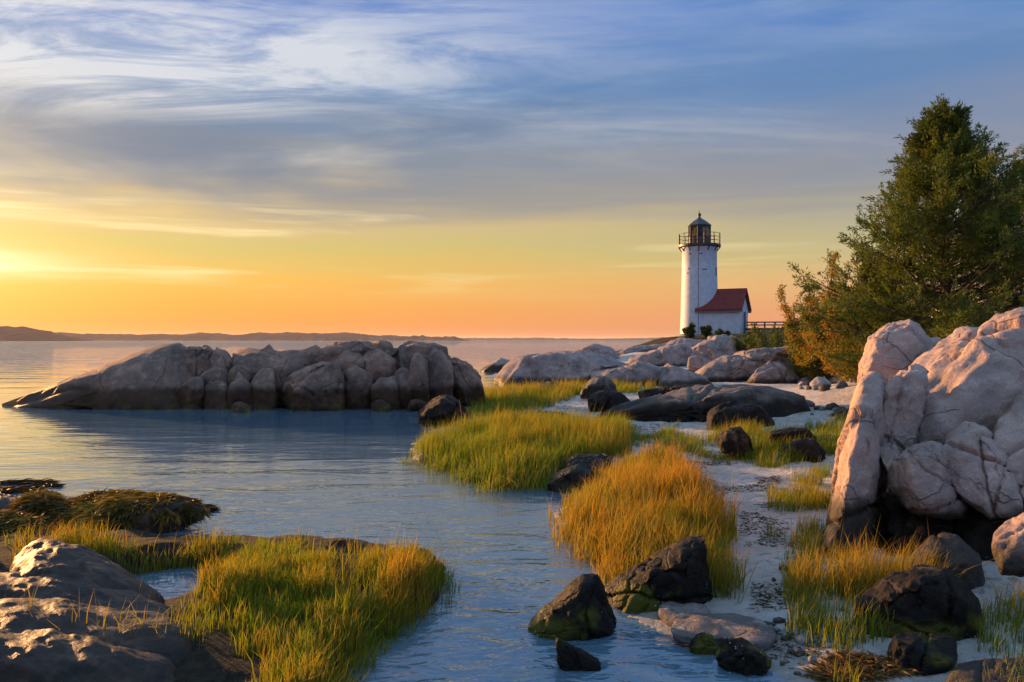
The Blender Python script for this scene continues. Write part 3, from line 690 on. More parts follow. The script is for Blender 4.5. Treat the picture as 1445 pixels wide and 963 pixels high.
# seaweed draped over the low rocks
WEED = m_leaf('seaweed_fronds', 0.15, 0.65)
def seaweed(label, rocks, n, seed, cols, ln=0.16):
    rg = np.random.default_rng(seed); Cs = []; Ds = []
    for r_ in rocks:
        me = r_.data; v = np.empty(len(me.vertices) * 3); me.vertices.foreach_get('co', v); v = v.reshape(-1, 3)
        nn = np.empty(len(me.vertices) * 3); me.vertices.foreach_get('normal', nn); nn = nn.reshape(-1, 3)
        v = v + np.array(r_.location)
        ok = (nn[:, 2] > 0.05) & (v[:, 2] > -0.02) & (fbm(v * 2.0, 2, seed) > -0.6)
        idx = np.flatnonzero(ok)
        if not len(idx): continue
        s = rg.choice(idx, n // len(rocks)); 
        dn = np.c_[nn[s, 0], nn[s, 1], np.full(len(s), -0.5)] + rg.normal(size=(len(s), 3)) * 0.45
        dn -= nn[s] * np.sum(dn * nn[s], 1, keepdims=True); dn /= np.linalg.norm(dn, axis=1, keepdims=True)
        Cs.append(v[s] + nn[s] * rg.uniform(0.0, 0.03, (len(s), 1)) + rg.normal(size=(len(s), 3)) * 0.01); Ds.append(dn + nn[s] * 0.12)
    C = np.concatenate(Cs); Dd = np.concatenate(Ds)
    k = fbm(C * 2.5, 2, seed + 1); c = np.array(cols)[np.clip(((k + 0.6) * len(cols) / 1.2 + rg.normal(size=len(k)) * 0.6).astype(int), 0, len(cols) - 1)]
    return tag(leaf_mesh('seaweed', C, Dd, ln * rg.uniform(0.5, 1.2, len(C)), 0.018, c, WEED, rg=rg), label, 'seaweed', kind='stuff')
seaweed('golden brown seaweed draped over the low rocks at left', weedrocks[1:], 45000, 31, [(0.10, 0.062, 0.012), (0.24, 0.14, 0.018), (0.38, 0.20, 0.026), (0.18, 0.16, 0.02)])
def float_weed(label, pts, n, seed):
    rg = np.random.default_rng(seed); q = in_poly(poly_world(pts), n, rg); q = q[fbm(np.c_[q * [1.2, 4.0], np.zeros(len(q))], 3, seed) > -0.05]
    an = rg.normal(size=len(q)) * 0.5; Dd = np.c_[np.cos(an), np.sin(an), rg.normal(size=len(q)) * 0.06]
    tag(leaf_mesh('seaweed', np.c_[q, rg.uniform(0.0, 0.03, len(q))], Dd, 0.2, 0.02, np.tile([[0.035, 0.022, 0.008]], (len(q), 1)) * rg.uniform(0.6, 1.8, (len(q), 1)), WEED, rg=rg), label, 'seaweed', kind='stuff')
float_weed('raft of dark seaweed floating at the left edge', [(-60, 690), (0, 680), (60, 680), (76, 687), (50, 694), (0, 697)], 2600, 33)
float_weed('loose seaweed trailing off the tip of the weedy rock', [(180, 752), (230, 735), (270, 718), (300, 711), (296, 718), (262, 735), (215, 752)], 4000, 34)
wq = poly_world([(1140, 940), (1190, 925), (1260, 930), (1300, 945), (1230, 955), (1170, 955)], 0.08)
rg = np.random.default_rng(35); q = in_poly(wq, 2500, rg); an = rg.uniform(0, 6.28, len(q))
tag(leaf_mesh('seaweed', np.c_[q, ground(q) + rg.uniform(0.0, 0.03, len(q))], np.c_[np.cos(an), np.sin(an), rg.normal(size=len(q)) * 0.15], 0.09, 0.012,
              np.tile([[0.20, 0.11, 0.03]], (len(q), 1)) * rg.uniform(0.3, 1.3, (len(q), 1)), WEED, rg=rg), 'orange brown wrack lying on the sand at lower right', 'seaweed', kind='stuff')

# ------------------------------------------------------------ trees and shrubs
BARK = m_plain('bark', (0.09, 0.065, 0.045, 1), 0.9, noise=0.5, scale=12, bump=0.6)
LEAF = m_leaf('foliage', 0.38)
def tubes(paths, sides=6):
    V = []; Fc = []; b = 0
    for pts, rad in paths:
        pts = np.asarray(pts, float); n = len(pts)
        dr = np.gradient(pts, axis=0); dr /= np.linalg.norm(dr, axis=1, keepdims=True) + 1e-9
        a = np.cross(dr, [0.31, 0.9, 0.2]); a /= np.linalg.norm(a, axis=1, keepdims=True) + 1e-9; c = np.cross(dr, a)
        an = np.arange(sides) / sides * 2 * np.pi
        ring = pts[:, None] + (a[:, None] * np.cos(an)[None, :, None] + c[:, None] * np.sin(an)[None, :, None]) * np.asarray(rad)[:, None, None]
        V.append(ring.reshape(-1, 3))
        for i in range(n - 1):
            for j in range(sides):
                Fc.append((b + i * sides + j, b + i * sides + (j + 1) % sides, b + (i + 1) * sides + (j + 1) % sides, b + (i + 1) * sides + j))
        b += n * sides
    return np.concatenate(V), np.array(Fc)

def cedar(label, base, H, Rw, seed, nb=230, cols=None, leafn=42, lo=0.06, group=None, name='cedar_tree', leafl=0.085):
    rg = np.random.default_rng(seed); base = np.array(base, float)
    root = empty(name, base); tag(root, label, 'tree', group)
    tp = np.linspace(0, 1, 9); wig = np.cumsum(rg.normal(size=(9, 2)) * 0.05 * H / 6, 0)
    trunk = np.c_[wig, tp * H]
    paths = [(trunk, 0.022 * H * (1 - tp * 0.93))]
    C = []; Dd = []; K = []
    for i in range(nb):
        tt = lo + (1 - lo) * (i + rg.random()) / nb
        p0 = np.array([np.interp(tt, tp, trunk[:, 0]), np.interp(tt, tp, trunk[:, 1]), tt * H])
        az = i * 2.39996 + rg.normal() * 0.5
        prof = min(0.95, (1 - tt) ** 1.08 * 1.22 + 0.02) * (0.75 + 0.25 * min(1, tt / 0.15))
        lob = 0.78 + 0.35 * vnoise(np.array([[math.cos(az) * 1.3, math.sin(az) * 1.3, tt * 5 + seed]]), seed)[0]
        L = Rw * prof * lob * (rg.uniform(0.5, 1.0) if rg.random() < 0.75 else rg.uniform(1.0, 1.18))
        pit = R(4 + 36 * tt + rg.normal() * 9)
        d0 = np.array([math.cos(az) * math.cos(pit), math.sin(az) * math.cos(pit), math.sin(pit)])
        s = np.linspace(0, 1, 5); bp = p0 + d0 * (s * L)[:, None] + np.c_[s * 0, s * 0, 0.16 * L * s ** 2]
        paths.append((bp, (0.010 + 0.012 * L) * (1 - 0.85 * s) * (1.1 - tt * 0.5)))
        npl = int(4 + 7 * L / Rw + rg.integers(0, 3))
        for j in range(npl):
            sj = rg.uniform(0.30, 1.0) ** 0.75 if j else 1.0
            c0 = np.array([np.interp(sj, s, bp[:, k]) for k in range(3)])
            sd = rg.normal(size=3) * 0.6 + d0 * 0.9 + np.array([0, 0, 0.42]); sd /= np.linalg.norm(sd)
            pl = (0.26 + 0.16 * rg.random()) * (0.55 + 0.45 * Rw / 2.8) * (1.25 - 0.5 * sj)
            m_ = leafn; r_ = rg.random(m_)
            cc = c0 + sd * (r_ * pl * 1.5)[:, None] + rg.normal(size=(m_, 3)) * (pl * 0.25 * (1.15 - r_))[:, None] * np.array([1, 1, 0.75])
            C.append(cc); dd = sd + rg.normal(size=(m_, 3)) * 0.55; Dd.append(dd / np.linalg.norm(dd, axis=1, keepdims=True))
            kk = rg.normal() * 0.30 + rg.normal(size=m_) * 0.12; K.append(kk + 0.5)
    C = np.concatenate(C); Dd = np.concatenate(Dd); K = np.clip(np.concatenate(K), 0, 1)[:, None]
    c0, c1 = [np.array(q) for q in (cols or ((0.030, 0.060, 0.012), (0.15, 0.185, 0.028)))]
    v, f = tubes(paths, 6)
    mesh('trunk', v, f, BARK, root)
    leaf_mesh('crown', C, Dd, leafl * rg.uniform(0.7, 1.3, len(C)), leafl * 0.22, c0 * (1 - K) + c1 * K, LEAF, root, rg)
    return root

def shrub(label, base, H, Rw, seed, cols, nst=14, tw=26, lf=26, leafl=0.07, name='shrub', cat='shrub', group=None, spread=1.0, open_=0.0):
    rg = np.random.default_rng(seed); root = empty(name, base); tag(root, label, cat, group)
    paths = []; C = []; Dd = []; K = []
    for i in range(nst):
        az = rg.uniform(0, 6.283); out_r = Rw * math.sqrt(rg.random()) * spread; h = H * (1 - 0.45 * (out_r / Rw) ** 2) * rg.uniform(0.72, 1.0)
        s = np.linspace(0, 1, 6); bp = np.c_[math.cos(az) * out_r * s ** 0.8, math.sin(az) * out_r * s ** 0.8, h * s] + np.cumsum(rg.normal(size=(6, 3)) * 0.025 * H, 0) * s[:, None]
        paths.append((bp, (0.012 * H) * (1 - 0.85 * s)))
        for j in range(tw):
            sj = rg.uniform(0.12 + open_, 1.0); c0 = np.array([np.interp(sj, s, bp[:, k]) for k in range(3)])
            td = rand_unit(1, rg)[0] + np.array([0, 0, 0.35]); td /= np.linalg.norm(td); tl = (0.30 * Rw + 0.12) * rg.uniform(0.4, 1.0) * (1.15 - 0.6 * sj)
            paths.append((np.stack([c0, c0 + td * tl * 0.5, c0 + td * tl]), [0.006, 0.004, 0.002]))
            m_ = lf; r_ = rg.random(m_)
            C.append(c0 + td * (r_ * tl)[:, None] + rg.normal(size=(m_, 3)) * 0.05 * (0.6 + Rw * 0.5)); Dd.append(rand_unit(m_, rg) * 0.8 + td)
            K.append(np.clip(rg.normal() * 0.3 + 0.5 + rg.normal(size=m_) * 0.12, 0, 0.999))
    C = np.concatenate(C); Dd = np.concatenate(Dd); Dd /= np.linalg.norm(Dd, axis=1, keepdims=True); K = np.concatenate(K)
    cols = np.array(cols); x = K * (len(cols) - 1); i = x.astype(int); fr = (x - i)[:, None]
    v, f = tubes(paths, 4)
    mesh('stems', v, f, BARK, root)
    leaf_mesh('foliage', C, Dd, leafl * rg.uniform(0.7, 1.3, len(C)), leafl * 0.6, cols[i] * (1 - fr) + cols[i + 1] * fr, LEAF, root, rg)
    return root

bx, by = W(1345, 480, 19.5)[:2]
cedar('tall dark green cedar tree behind the pale outcrop', (bx, by, gz(bx, by) - 0.05), 7.55 - gz(bx, by), 4.3, 41, nb=340, leafn=72, leafl=0.105)
bx, by = W(1480, 480, 21)[:2]
cedar('second cedar cut by the right edge behind the tall one', (bx, by, gz(bx, by) - 0.05), 6.0, 3.4, 42, nb=200, leafn=60)
bx, by = W(1238, 480, 22)[:2]
cedar('lower yellow green cedar at the left foot of the tall cedar', (bx, by, gz(bx, by) - 0.05), 3.3, 1.5, 43, nb=120, cols=((0.05, 0.06, 0.012), (0.17, 0.14, 0.02)))
AUT = [(0.06, 0.085, 0.014), (0.17, 0.19, 0.02), (0.30, 0.25, 0.025), (0.40, 0.18, 0.02)]
GRN = [(0.03, 0.06, 0.012), (0.07, 0.11, 0.02), (0.13, 0.15, 0.03)]
for lab, px, d, py_top, wpx, cols, kw in [
    ('tall open shrub with thin dark leaves on top, left of the cedars', 1170, 38, 358, 30, AUT[:3], dict(open_=0.3, nst=9)),
    ('autumn shrub turning orange between the open shrub and the cedars', 1150, 35, 392, 40, AUT, dict(nst=22, tw=34, lf=38)),
    ('golden bush against the cedar foot', 1205, 32, 372, 50, AUT[1:] + [(0.36, 0.23, 0.03)], dict(nst=26, tw=34, lf=38)),
    ('tall olive bush between the golden bush and the tall cedar', 1255, 27, 365, 46, AUT[:3], dict(nst=22, tw=30, lf=34)),
    ('yellow green bush low before the autumn shrub', 1128, 36.5, 432, 28, AUT[1:3] + [(0.2, 0.18, 0.03)], dict(nst=14)),
    ('green bush beside the footbridge', 1078, 52, 458, 26, GRN, dict(nst=12)),
    ('green bush under the footbridge end nearest the autumn shrub', 1105, 48, 452, 26, GRN, dict(nst=12)),
    ('low green bush behind the domed rock', 1055, 54, 468, 18, GRN, dict(nst=10)),
    ('small dark bush at the left foot of the tower', 972, 75, 459, 7, GRN[:2], dict(nst=9)),
    ('small dark bush in front of the tower and annex corner', 998, 75, 459, 7, GRN[:2], dict(nst=9)),
    ('tiny bush under the annex wall', 1020, 75, 466, 7, GRN, dict(nst=8)),
    ('dark bush at the foot of the pale outcrop back', 1215, 24, 455, 26, AUT[:3], dict(nst=12))]:
    x, y, _ = W(px, 480, d); z = gz(x, y)
    shrub(lab, (x, y, z - 0.05), (CH + (480 - py_top) / F * d - z) * 1.12, wpx / F * d * 1.35, len(lab) + px, cols, leafl=0.05 + 0.0012 * d, **kw)

# ------------------------------------------------------------ beach stones
shapes = []
for i in range(6):
    v0, f = ico(3); rg = np.random.default_rng(60 + i); p = v0 * np.array([1, rg.uniform(0.7, 1), rg.uniform(0.55, 0.8)])
    for c in range(7):
        dr = rand_unit(1, rg)[0]; pr = p @ dr; ov = np.maximum(pr - pr.max() * rg.uniform(0.7, 0.9), 0); p = p - ov[:, None] * dr * 0.85
    p = p + normals(p, f) * (0.07 * fbm(p * 1.8 + i, 4, i))[:, None]
    shapes.append((p, f))
STONE = [m_plain('pale_stone', (0.40, 0.34, 0.31, 1), 0.85, scale=9, noise=0.4, bump=0.4), m_plain('grey_stone', (0.20, 0.19, 0.19, 1), 0.85, scale=9, noise=0.4, bump=0.4), m_plain('dark_stone', (0.06, 0.05, 0.042, 1), 0.7, scale=9, noise=0.4, bump=0.4)]
smesh = {}
def stone(px, py, wpx, kind, label, group=None, z=0.45):
    i = random.randrange(6)
    if (i, kind) not in smesh:
        o = mesh('beach_stone', shapes[i][0], shapes[i][1], STONE[kind]); smesh[(i, kind)] = o.data
    else:
        o = bpy.data.objects.new('beach_stone', smesh[(i, kind)]); COL.objects.link(o)
    x, y, _ = onz(px, py, z)
    for _k in range(3):
        zz_ = gz(x, y); x, y, _ = onz(px, py, min(zz_, CH - 0.3))
    s = wpx / F * y / 2
    o.location = (x, y, gz(x, y) + 0.25 * s); o.scale = (s, s, s); o.rotation_euler = (random.uniform(-.2, .2), random.uniform(-.2, .2), random.uniform(0, 6.28))
    tag(o, label, 'stone', group)
stone(1158, 548, 30, 0, 'orange lit stone below the golden bush, nearest of the stone heap')
stone(1192, 534, 30, 0, 'largest pale stone at the right end of the stone heap')
stone(1172, 532, 28, 1, 'blue grey stone in the middle of the stone heap')
stone(1190, 568, 30, 2, 'dark angular stone on the sand before the stone heap')
stone(1176, 578, 18, 2, 'smaller dark stone left of the angular one on the sand')
stone(1140, 578, 20, 1, 'grey stone beside the end of the whale backed ledge')
rs = random.Random(5)
for i in range(46):
    stone(rs.uniform(1128, 1206), rs.uniform(512, 552), rs.uniform(9, 20), rs.choice([0, 1, 1, 2]), 'small stone of the heap between the domed rock and the pale outcrop', 'stones heaped on the upper beach')
for i in range(14):
    stone(rs.uniform(1135, 1200), rs.uniform(565, 590), rs.uniform(6, 13), rs.choice([1, 2]), 'small dark stone scattered on the sand past the whale backed ledge', 'stones on the sand')
for i in range(16):
    stone(rs.uniform(1090, 1200), rs.uniform(800, 955), rs.uniform(6, 17), rs.choice([1, 2, 2]), 'small wet stone on the sand between channel and boulders', 'stones by the channel', 0.1)

# litter and shingle on the sand
def litter(label, pts, n, seed, z=0.2, ln=0.06):
    rg = np.random.default_rng(seed); q = in_poly(poly_world(pts, z), n, rg)
    q = q[fbm(np.c_[q * 1.8, np.zeros(len(q))], 3, seed) > 0.08]; an = rg.uniform(0, 6.28, len(q))
    tag(leaf_mesh('seaweed', np.c_[q, ground(q) + rg.uniform(0.002, 0.02, len(q))], np.c_[np.cos(an), np.sin(an), rg.normal(size=len(q)) * 0.1], ln * rg.uniform(0.4, 1.3, len(q)), 0.011,
        np.array([(0.06, 0.04, 0.02), (0.03, 0.025, 0.015), (0.16, 0.10, 0.04)])[rg.integers(0, 3, len(q))], WEED, rg=rg), label, 'seaweed', kind='stuff')
litter('dark dry weed litter strewn along the sand path', [(930, 640), (1000, 632), (1090, 645), (1120, 720), (1150, 800), (1160, 900), (1100, 900), (1060, 850), (1060, 780), (1040, 700)], 9000, 81)
litter('weed litter on the far sand flat by the black ledges', [(700, 600), (760, 575), (850, 565), (960, 600), (930, 625), (880, 600)], 5000, 82, 0.15, 0.10)
rg = np.random.default_rng(83); q = in_poly(poly_world([(1000, 960), (1040, 880), (1090, 830), (1120, 790), (1140, 790), (1160, 800), (1220, 930), (1330, 960), (1300, 1000), (1040, 1000)], 0.15), 300, rg)
q = q[fbm(np.c_[q * 2.2, np.zeros(len(q))], 3, 84) > -0.02]; pz = ground(q); v0, f0 = ico(1)
sz = rg.gamma(2.0, 0.008, len(q)) + 0.006
vv = (v0[None] * (sz[:, None] * rg.uniform(0.6, 1.2, (len(q), 3)))[:, None] * np.array([1, 1, 0.7]) + np.c_[q, pz + sz * 0.25][:, None]).reshape(-1, 3)
ff = (f0[None] + (np.arange(len(q)) * len(v0))[:, None, None]).reshape(-1, 3)
pc = np.repeat(np.array([(0.30, 0.26, 0.23), (0.14, 0.13, 0.125), (0.05, 0.045, 0.04)])[rg.integers(0, 3, len(q))], len(v0), 0)
m, t, o = material('shingle'); b = t.new('ShaderNodeBsdfPrincipled', None, Base_Color=t.new('ShaderNodeAttribute', {'attribute_name': 'Col'}).outputs['Color'], Roughness=0.7); t.l.new(b.outputs[0], o.inputs[0])
tag(mesh('shingle', vv, ff, m, col=pc), 'small pebbles scattered over the near sand', 'pebbles', kind='stuff')

# ------------------------------------------------------------ lighthouse
WHITE = m_plain('white_paint', (0.60, 0.63, 0.67, 1), 0.6, noise=0.16, scale=2.5, bump=0.15)
IRON = m_plain('dark_iron', (0.035, 0.028, 0.026, 1), 0.5, noise=0.3)
LROOF = m_plain('slate_blue_iron', (0.05, 0.055, 0.075, 1), 0.5, noise=0.3)
RUST = m_plain('brown_lantern_wall', (0.11, 0.055, 0.035, 1), 0.6, noise=0.4)
REDROOF = m_plain('red_shingles', (0.23, 0.032, 0.028, 1), 0.85, noise=0.5, scale=5, bump=0.5)
TRIM = m_plain('weathered_wood', (0.22, 0.20, 0.18, 1), 0.8, noise=0.4, scale=6)
STONEB = m_plain('foundation_stone', (0.25, 0.24, 0.24, 1), 0.9, noise=0.4, scale=4, bump=0.5)
m, t, o = material('lantern_glass')
t.l.new(t.new('ShaderNodeMixShader', None, Fac=t.new('ShaderNodeFresnel', None, IOR=1.5), i1=t.new('ShaderNodeBsdfTransparent', None, Color=(0.34, 0.31, 0.28, 1)).outputs[0], i2=t.new('ShaderNodeBsdfGlossy', None, Roughness=0.02).outputs[0]).outputs[0], o.inputs[0])
GLASS = m
LD = 82.0; mpp = LD / F
lx = (987.0 - 722.5) * mpp
zpx = lambda y: CH + (480 - y) * mpp
lh = empty('lighthouse', (lx, LD, zpx(474))); tag(lh, 'white round lighthouse tower with dark lantern and red roofed annex on the rocky point', 'lighthouse')
Lz = lambda y: zpx(y) - zpx(474)
def lathe(name, prof, mat, parent, n=48, loc=(0, 0, 0), smooth=True):
    prof = np.array(prof, float); an = np.arange(n) / n * 2 * np.pi
    v = np.stack([np.outer(prof[:, 0], np.cos(an)), np.outer(prof[:, 0], np.sin(an)), np.repeat(prof[:, 1][:, None], n, 1)], -1).reshape(-1, 3)
    f = [(i * n + j, i * n + (j + 1) % n, (i + 1) * n + (j + 1) % n, (i + 1) * n + j) for i in range(len(prof) - 1) for j in range(n)]
    ob = mesh(name, v, np.array(f), mat, parent, smooth); ob.location = loc
    return ob
def bar(name, a, b, r, mat, parent, n=6):
    v, f = tubes([(np.array([a, (np.array(a) + np.array(b)) / 2, b]), [r, r, r])], n)
    return mesh(name, v, f, mat, parent)
def boxm(name, lo, hi, mat, parent, rz=0, loc=(0, 0, 0)):
    lo, hi = np.array(lo, float), np.array(hi, float)
    v = np.array([[(lo, hi)[(i >> k) & 1][k] for k in range(3)] for i in range(8)])
    ob = mesh(name, v, np.array([(0, 2, 3, 1), (4, 5, 7, 6), (0, 1, 5, 4), (2, 6, 7, 3), (0, 4, 6, 2), (1, 3, 7, 5)]), mat, parent, False)
    ob.location = loc; ob.rotation_euler = (0, 0, rz); return ob
rb, rt = 27.0 * mpp, 24.0 * mpp
zt = Lz(350); zd = Lz(346.5)
lathe('foundation', [(0, -1.2), (rb + 0.12, -1.2), (rb + 0.12, 0.12), (rb, 0.15)], STONEB, lh)
lathe('tower', [(rb, 0.0), (rb * 0.985, 0.8), (rb * 0.95, 3), (rt * 1.01, zt * 0.75), (rt, zt - 0.35), (rt * 1.06, zt - 0.2), (rt * 1.06, zt)], WHITE, lh, 64)
lathe('gallery_deck', [(rt, zt - 0.05), (29.4 * mpp, zt + 0.05), (29.4 * mpp, zd + 0.02), (0, zd + 0.02)], IRON, lh, 48, smooth=False)
for k in range(12):
    a = (k + 0.5) / 12 * 2 * math.pi; bar('bracket', (rt * 0.98 * math.cos(a), rt * 0.98 * math.sin(a), zt - 0.45), (28.5 * mpp * math.cos(a), 28.5 * mpp * math.sin(a), zt), 0.05, IRON, lh)
Rr = 28.6 * mpp; zr = Lz(331.5)
ring = [(Rr * math.cos(a), Rr * math.sin(a)) for a in np.linspace(0, 2 * math.pi, 41)]
for k in range(12):
    a = k / 12 * 2 * math.pi; bar('railing_post', (Rr * math.cos(a), Rr * math.sin(a), zd), (Rr * math.cos(a), Rr * math.sin(a), zr + 0.06), 0.04 + 0.025 * (k % 3 == 0), IRON, lh)
for hgt in (zr, zd + (zr - zd) * 0.66, zd + (zr - zd) * 0.33):
    v, f = tubes([(np.array([(x, y, hgt) for x, y in ring]), [0.024] * 41)], 5); mesh('railing_rail', v, f, IRON, lh)
rl = 15.2 * mpp; ze = Lz(319)
oct_ = [(rl * math.cos(a), rl * math.sin(a)) for a in (np.arange(8) + 0.5) / 8 * 2 * math.pi]
zs = zd + (ze - zd) * 0.42
for k in range(8):
    a, b = oct_[k], oct_[(k + 1) % 8]
    mesh('lantern_wall', [(a[0], a[1], zd), (b[0], b[1], zd), (b[0], b[1], zs), (a[0], a[1], zs), (a[0] * .9, a[1] * .9, zd), (b[0] * .9, b[1] * .9, zd), (b[0] * .9, b[1] * .9, zs), (a[0] * .9, a[1] * .9, zs)],
         np.array([(0, 1, 2, 3), (5, 4, 7, 6), (3, 2, 6, 7)]), RUST, lh, False)
    mesh('pane', [(a[0] * .97, a[1] * .97, zs), (b[0] * .97, b[1] * .97, zs), (b[0] * .97, b[1] * .97, ze), (a[0] * .97, a[1] * .97, ze)], np.array([(0, 1, 2, 3)]), GLASS, lh, False)
    bar('mullion', (a[0], a[1], zd), (a[0], a[1], ze), 0.055, IRON, lh)
lathe('lamp', [(0, zs - 0.2), (0.28, zs), (0.42, (zs + ze) / 2), (0.28, ze - 0.2), (0, ze - 0.1)], m_plain('lens', (0.20, 0.15, 0.10, 1), 0.2), lh, 16)
lr = lathe('lantern_roof', [(16.6 * mpp, ze - 0.06), (16.9 * mpp, ze), (9 * mpp, Lz(312.5)), (2.6 * mpp, Lz(308.5)), (1.2 * mpp, Lz(306))], LROOF, lh, 8, smooth=False)
lr.rotation_euler = (0, 0, math.pi / 8)
lathe('vent_ball', [(1.2 * mpp, Lz(307)), (1.3 * mpp, Lz(306)), (2.4 * mpp, Lz(304.6)), (2.5 * mpp, Lz(303.4)), (1.7 * mpp, Lz(301.6)), (0.3 * mpp, Lz(300.9))], LROOF, lh, 16)
bar('lightning_rod', (0, 0, Lz(301)), (0, 0, Lz(297)), 0.03, IRON, lh)
vdir = Vector((lx, LD, 0)).normalized(); vr = Vector((vdir.y, -vdir.x, 0))
def on_tower(px, py):       # a point on the near face of the tower wall
    z = Lz(py); rr = rb + (rt - rb) * min(1, z / (zt * 0.75)); s_ = (px - 987) * mpp / rr
    q = vr * (s_ * rr) - vdir * (math.sqrt(max(0, 1 - s_ * s_)) * rr); return q, z
for px, py, wv_, hv in [(974.5, 360.5, 0.22, 0.12), (989, 360.5, 0.30, 0.10), (973, 381, 0.2, 0.12), (994, 382.5, 0.5, 0.10), (971, 387, 0.2, 0.1), (1009.5, 385, 0.25, 0.9)]:
    q, z = on_tower(px, py)
    boxm('vent', (-wv_ / 2, -0.03, -hv / 2), (wv_ / 2, 0.03, hv / 2), IRON, lh, math.atan2(q.y, q.x) + math.pi / 2, (q.x * 1.005, q.y * 1.005, z))
pts = [on_tower(985.5, py) for py in np.linspace(350, 472, 9)]
v, f = tubes([(np.array([(q.x * 1.01, q.y * 1.01, z) for q, z in pts]), [0.03] * 9)], 5); mesh('conductor_cable', v, f, TRIM, lh)
# annex, its ridge running out of the tower towards the right and the camera
az_a = math.atan2(vr.y, vr.x) - R(16)
AX = Vector((math.cos(az_a), math.sin(az_a), 0)); AY = Vector((-AX.y, AX.x, 0))
L_ = 62 * mpp; hw = 1.72; ev = Lz(437); rg_ = Lz(411); ov = 0.28
def loc_(p): return AX * p[0] + AY * p[1] + Vector((0, 0, p[2]))
def amesh(name, pts, faces, mat, parent):
    return mesh(name, [loc_(p)[:] for p in pts], [np.array([q for q in faces if len(q) == n_]) for n_ in sorted({len(q) for q in faces})], mat, parent, False)
an_ = amesh('annex', [(0.2, -hw, -0.6), (L_, -hw, -0.6), (L_, hw, -0.6), (0.2, hw, -0.6), (0.2, -hw, ev), (L_, -hw, ev), (L_, hw, ev), (0.2, hw, ev), (0.2, 0, rg_ - 0.12), (L_, 0, rg_ - 0.12)],
            [(0, 1, 5, 4), (2, 3, 7, 6), (1, 2, 6, 9, 5), (3, 0, 4, 8, 7)], WHITE, lh)
sl = (rg_ - ev) / hw
for sgn in (-1, 1):
    y1 = sgn * (hw + ov); z1 = ev - ov * sl * 0.8; th = 0.14
    amesh('roof', [(0.1, 0, rg_), (L_ + 0.3, 0, rg_), (L_ + 0.3, y1, z1), (0.1, y1, z1), (0.1, 0, rg_ + th), (L_ + 0.3, 0, rg_ + th), (L_ + 0.3, y1 * 1.02, z1 + th), (0.1, y1 * 1.02, z1 + th)],
          [(0, 1, 2, 3), (4, 7, 6, 5), (0, 4, 5, 1), (2, 6, 7, 3), (1, 5, 6, 2), (0, 3, 7, 4)], REDROOF, an_)
    amesh('eave_board', [(0.1, y1 * 0.985, z1 - 0.16), (L_ + 0.28, y1 * 0.985, z1 - 0.16), (L_ + 0.28, y1 * 0.985, z1 - 0.005), (0.1, y1 * 0.985, z1 - 0.005), (0.1, y1 * 0.95, z1 - 0.16), (L_ + 0.28, y1 * 0.95, z1 - 0.16), (L_ + 0.28, y1 * 0.95, z1 - 0.005), (0.1, y1 * 0.95, z1 - 0.005)],
          [(0, 1, 2, 3), (5, 4, 7, 6), (0, 4, 5, 1), (1, 5, 6, 2)], TRIM, an_)
def plate(name, x, y0, y1, z0, z1, th, mat, parent):
    return amesh(name, [(x, y0, z0), (x, y1, z0), (x, y1, z1), (x, y0, z1), (x + th, y0, z0), (x + th, y1, z0), (x + th, y1, z1), (x + th, y0, z1)],
                 [(4, 5, 6, 7), (0, 1, 5, 4), (3, 7, 6, 2), (0, 4, 7, 3), (1, 2, 6, 5)], mat, parent)
plate('door', L_ + 0.004, -0.5, 0.5, 0.25, 2.35, 0.04, m_plain('dark_door', (0.05, 0.045, 0.04, 1), 0.6), an_)
for y0 in (-0.66, 0.5): plate('door_frame', L_ + 0.006, y0, y0 + 0.16, 0.25, 2.5, 0.07, WHITE, an_)
plate('foundation_course', L_ + 0.003, -hw, hw, -0.6, 0.2, 0.06, STONEB, an_)
amesh('foundation_course', [(1.6, -hw - 0.06, -0.6), (L_, -hw - 0.06, -0.6), (L_, -hw - 0.06, 0.18), (1.6, -hw - 0.06, 0.18), (1.6, -hw - 0.002, 0.18), (L_, -hw - 0.002, 0.18)], [(0, 1, 2, 3), (3, 2, 5, 4)], STONEB, an_)
# footbridge from the annex door to the shore
fb0 = Vector((lx, LD, zpx(474))) + loc_((L_ + 0.1, 0, 0)); fb1 = Vector((W(1150, 480, 78)[0], 78.0, 0))
fb = empty('footbridge', (fb0.x, fb0.y, zpx(470))); tag(fb, 'weathered wooden footbridge with rails running right from the annex door', 'footbridge')
dv = (Vector((fb1.x, fb1.y, 0)) - Vector((fb0.x, fb0.y, 0))); Lb = dv.length; dv.normalize(); nv = Vector((-dv.y, dv.x, 0))
zdk = 0.30; zrl = zpx(456) - zpx(470)
def fbp(s, side, z): q = dv * s + nv * side; return (q.x, q.y, z)
v, f = tubes([(np.array([fbp(0, 0, zdk), fbp(Lb / 2, 0, zdk), fbp(Lb, 0, zdk)]), [0.1] * 3)], 4)
mesh('deck_beam', v, f, TRIM, fb)
nb_ = int(Lb / 0.30)
pl0 = None
for i in range(nb_):
    q = fbp((i + 0.5) * Lb / nb_, 0, zdk + 0.12)
    if pl0 is None:
        pl0 = boxm('plank', (-0.13, -0.62, -0.025), (0.13, 0.62, 0.025), TRIM, fb); o_ = pl0
    else:
        o_ = bpy.data.objects.new('plank', pl0.data); COL.objects.link(o_); o_.parent = fb
    o_.location = q; o_.rotation_euler = (0, 0, math.atan2(dv.y, dv.x))
for side in (-0.6, 0.6):
    for i in range(8):
        s_ = i * Lb / 7; bar('post', fbp(s_, side, -1.2), fbp(s_, side, zrl), 0.06, TRIM, fb, 4)
    for z in (zrl, zdk + 0.12 + (zrl - zdk) * 0.45):
        bar('rail', fbp(0, side, z), fbp(Lb, side, z), 0.055, TRIM, fb, 4)

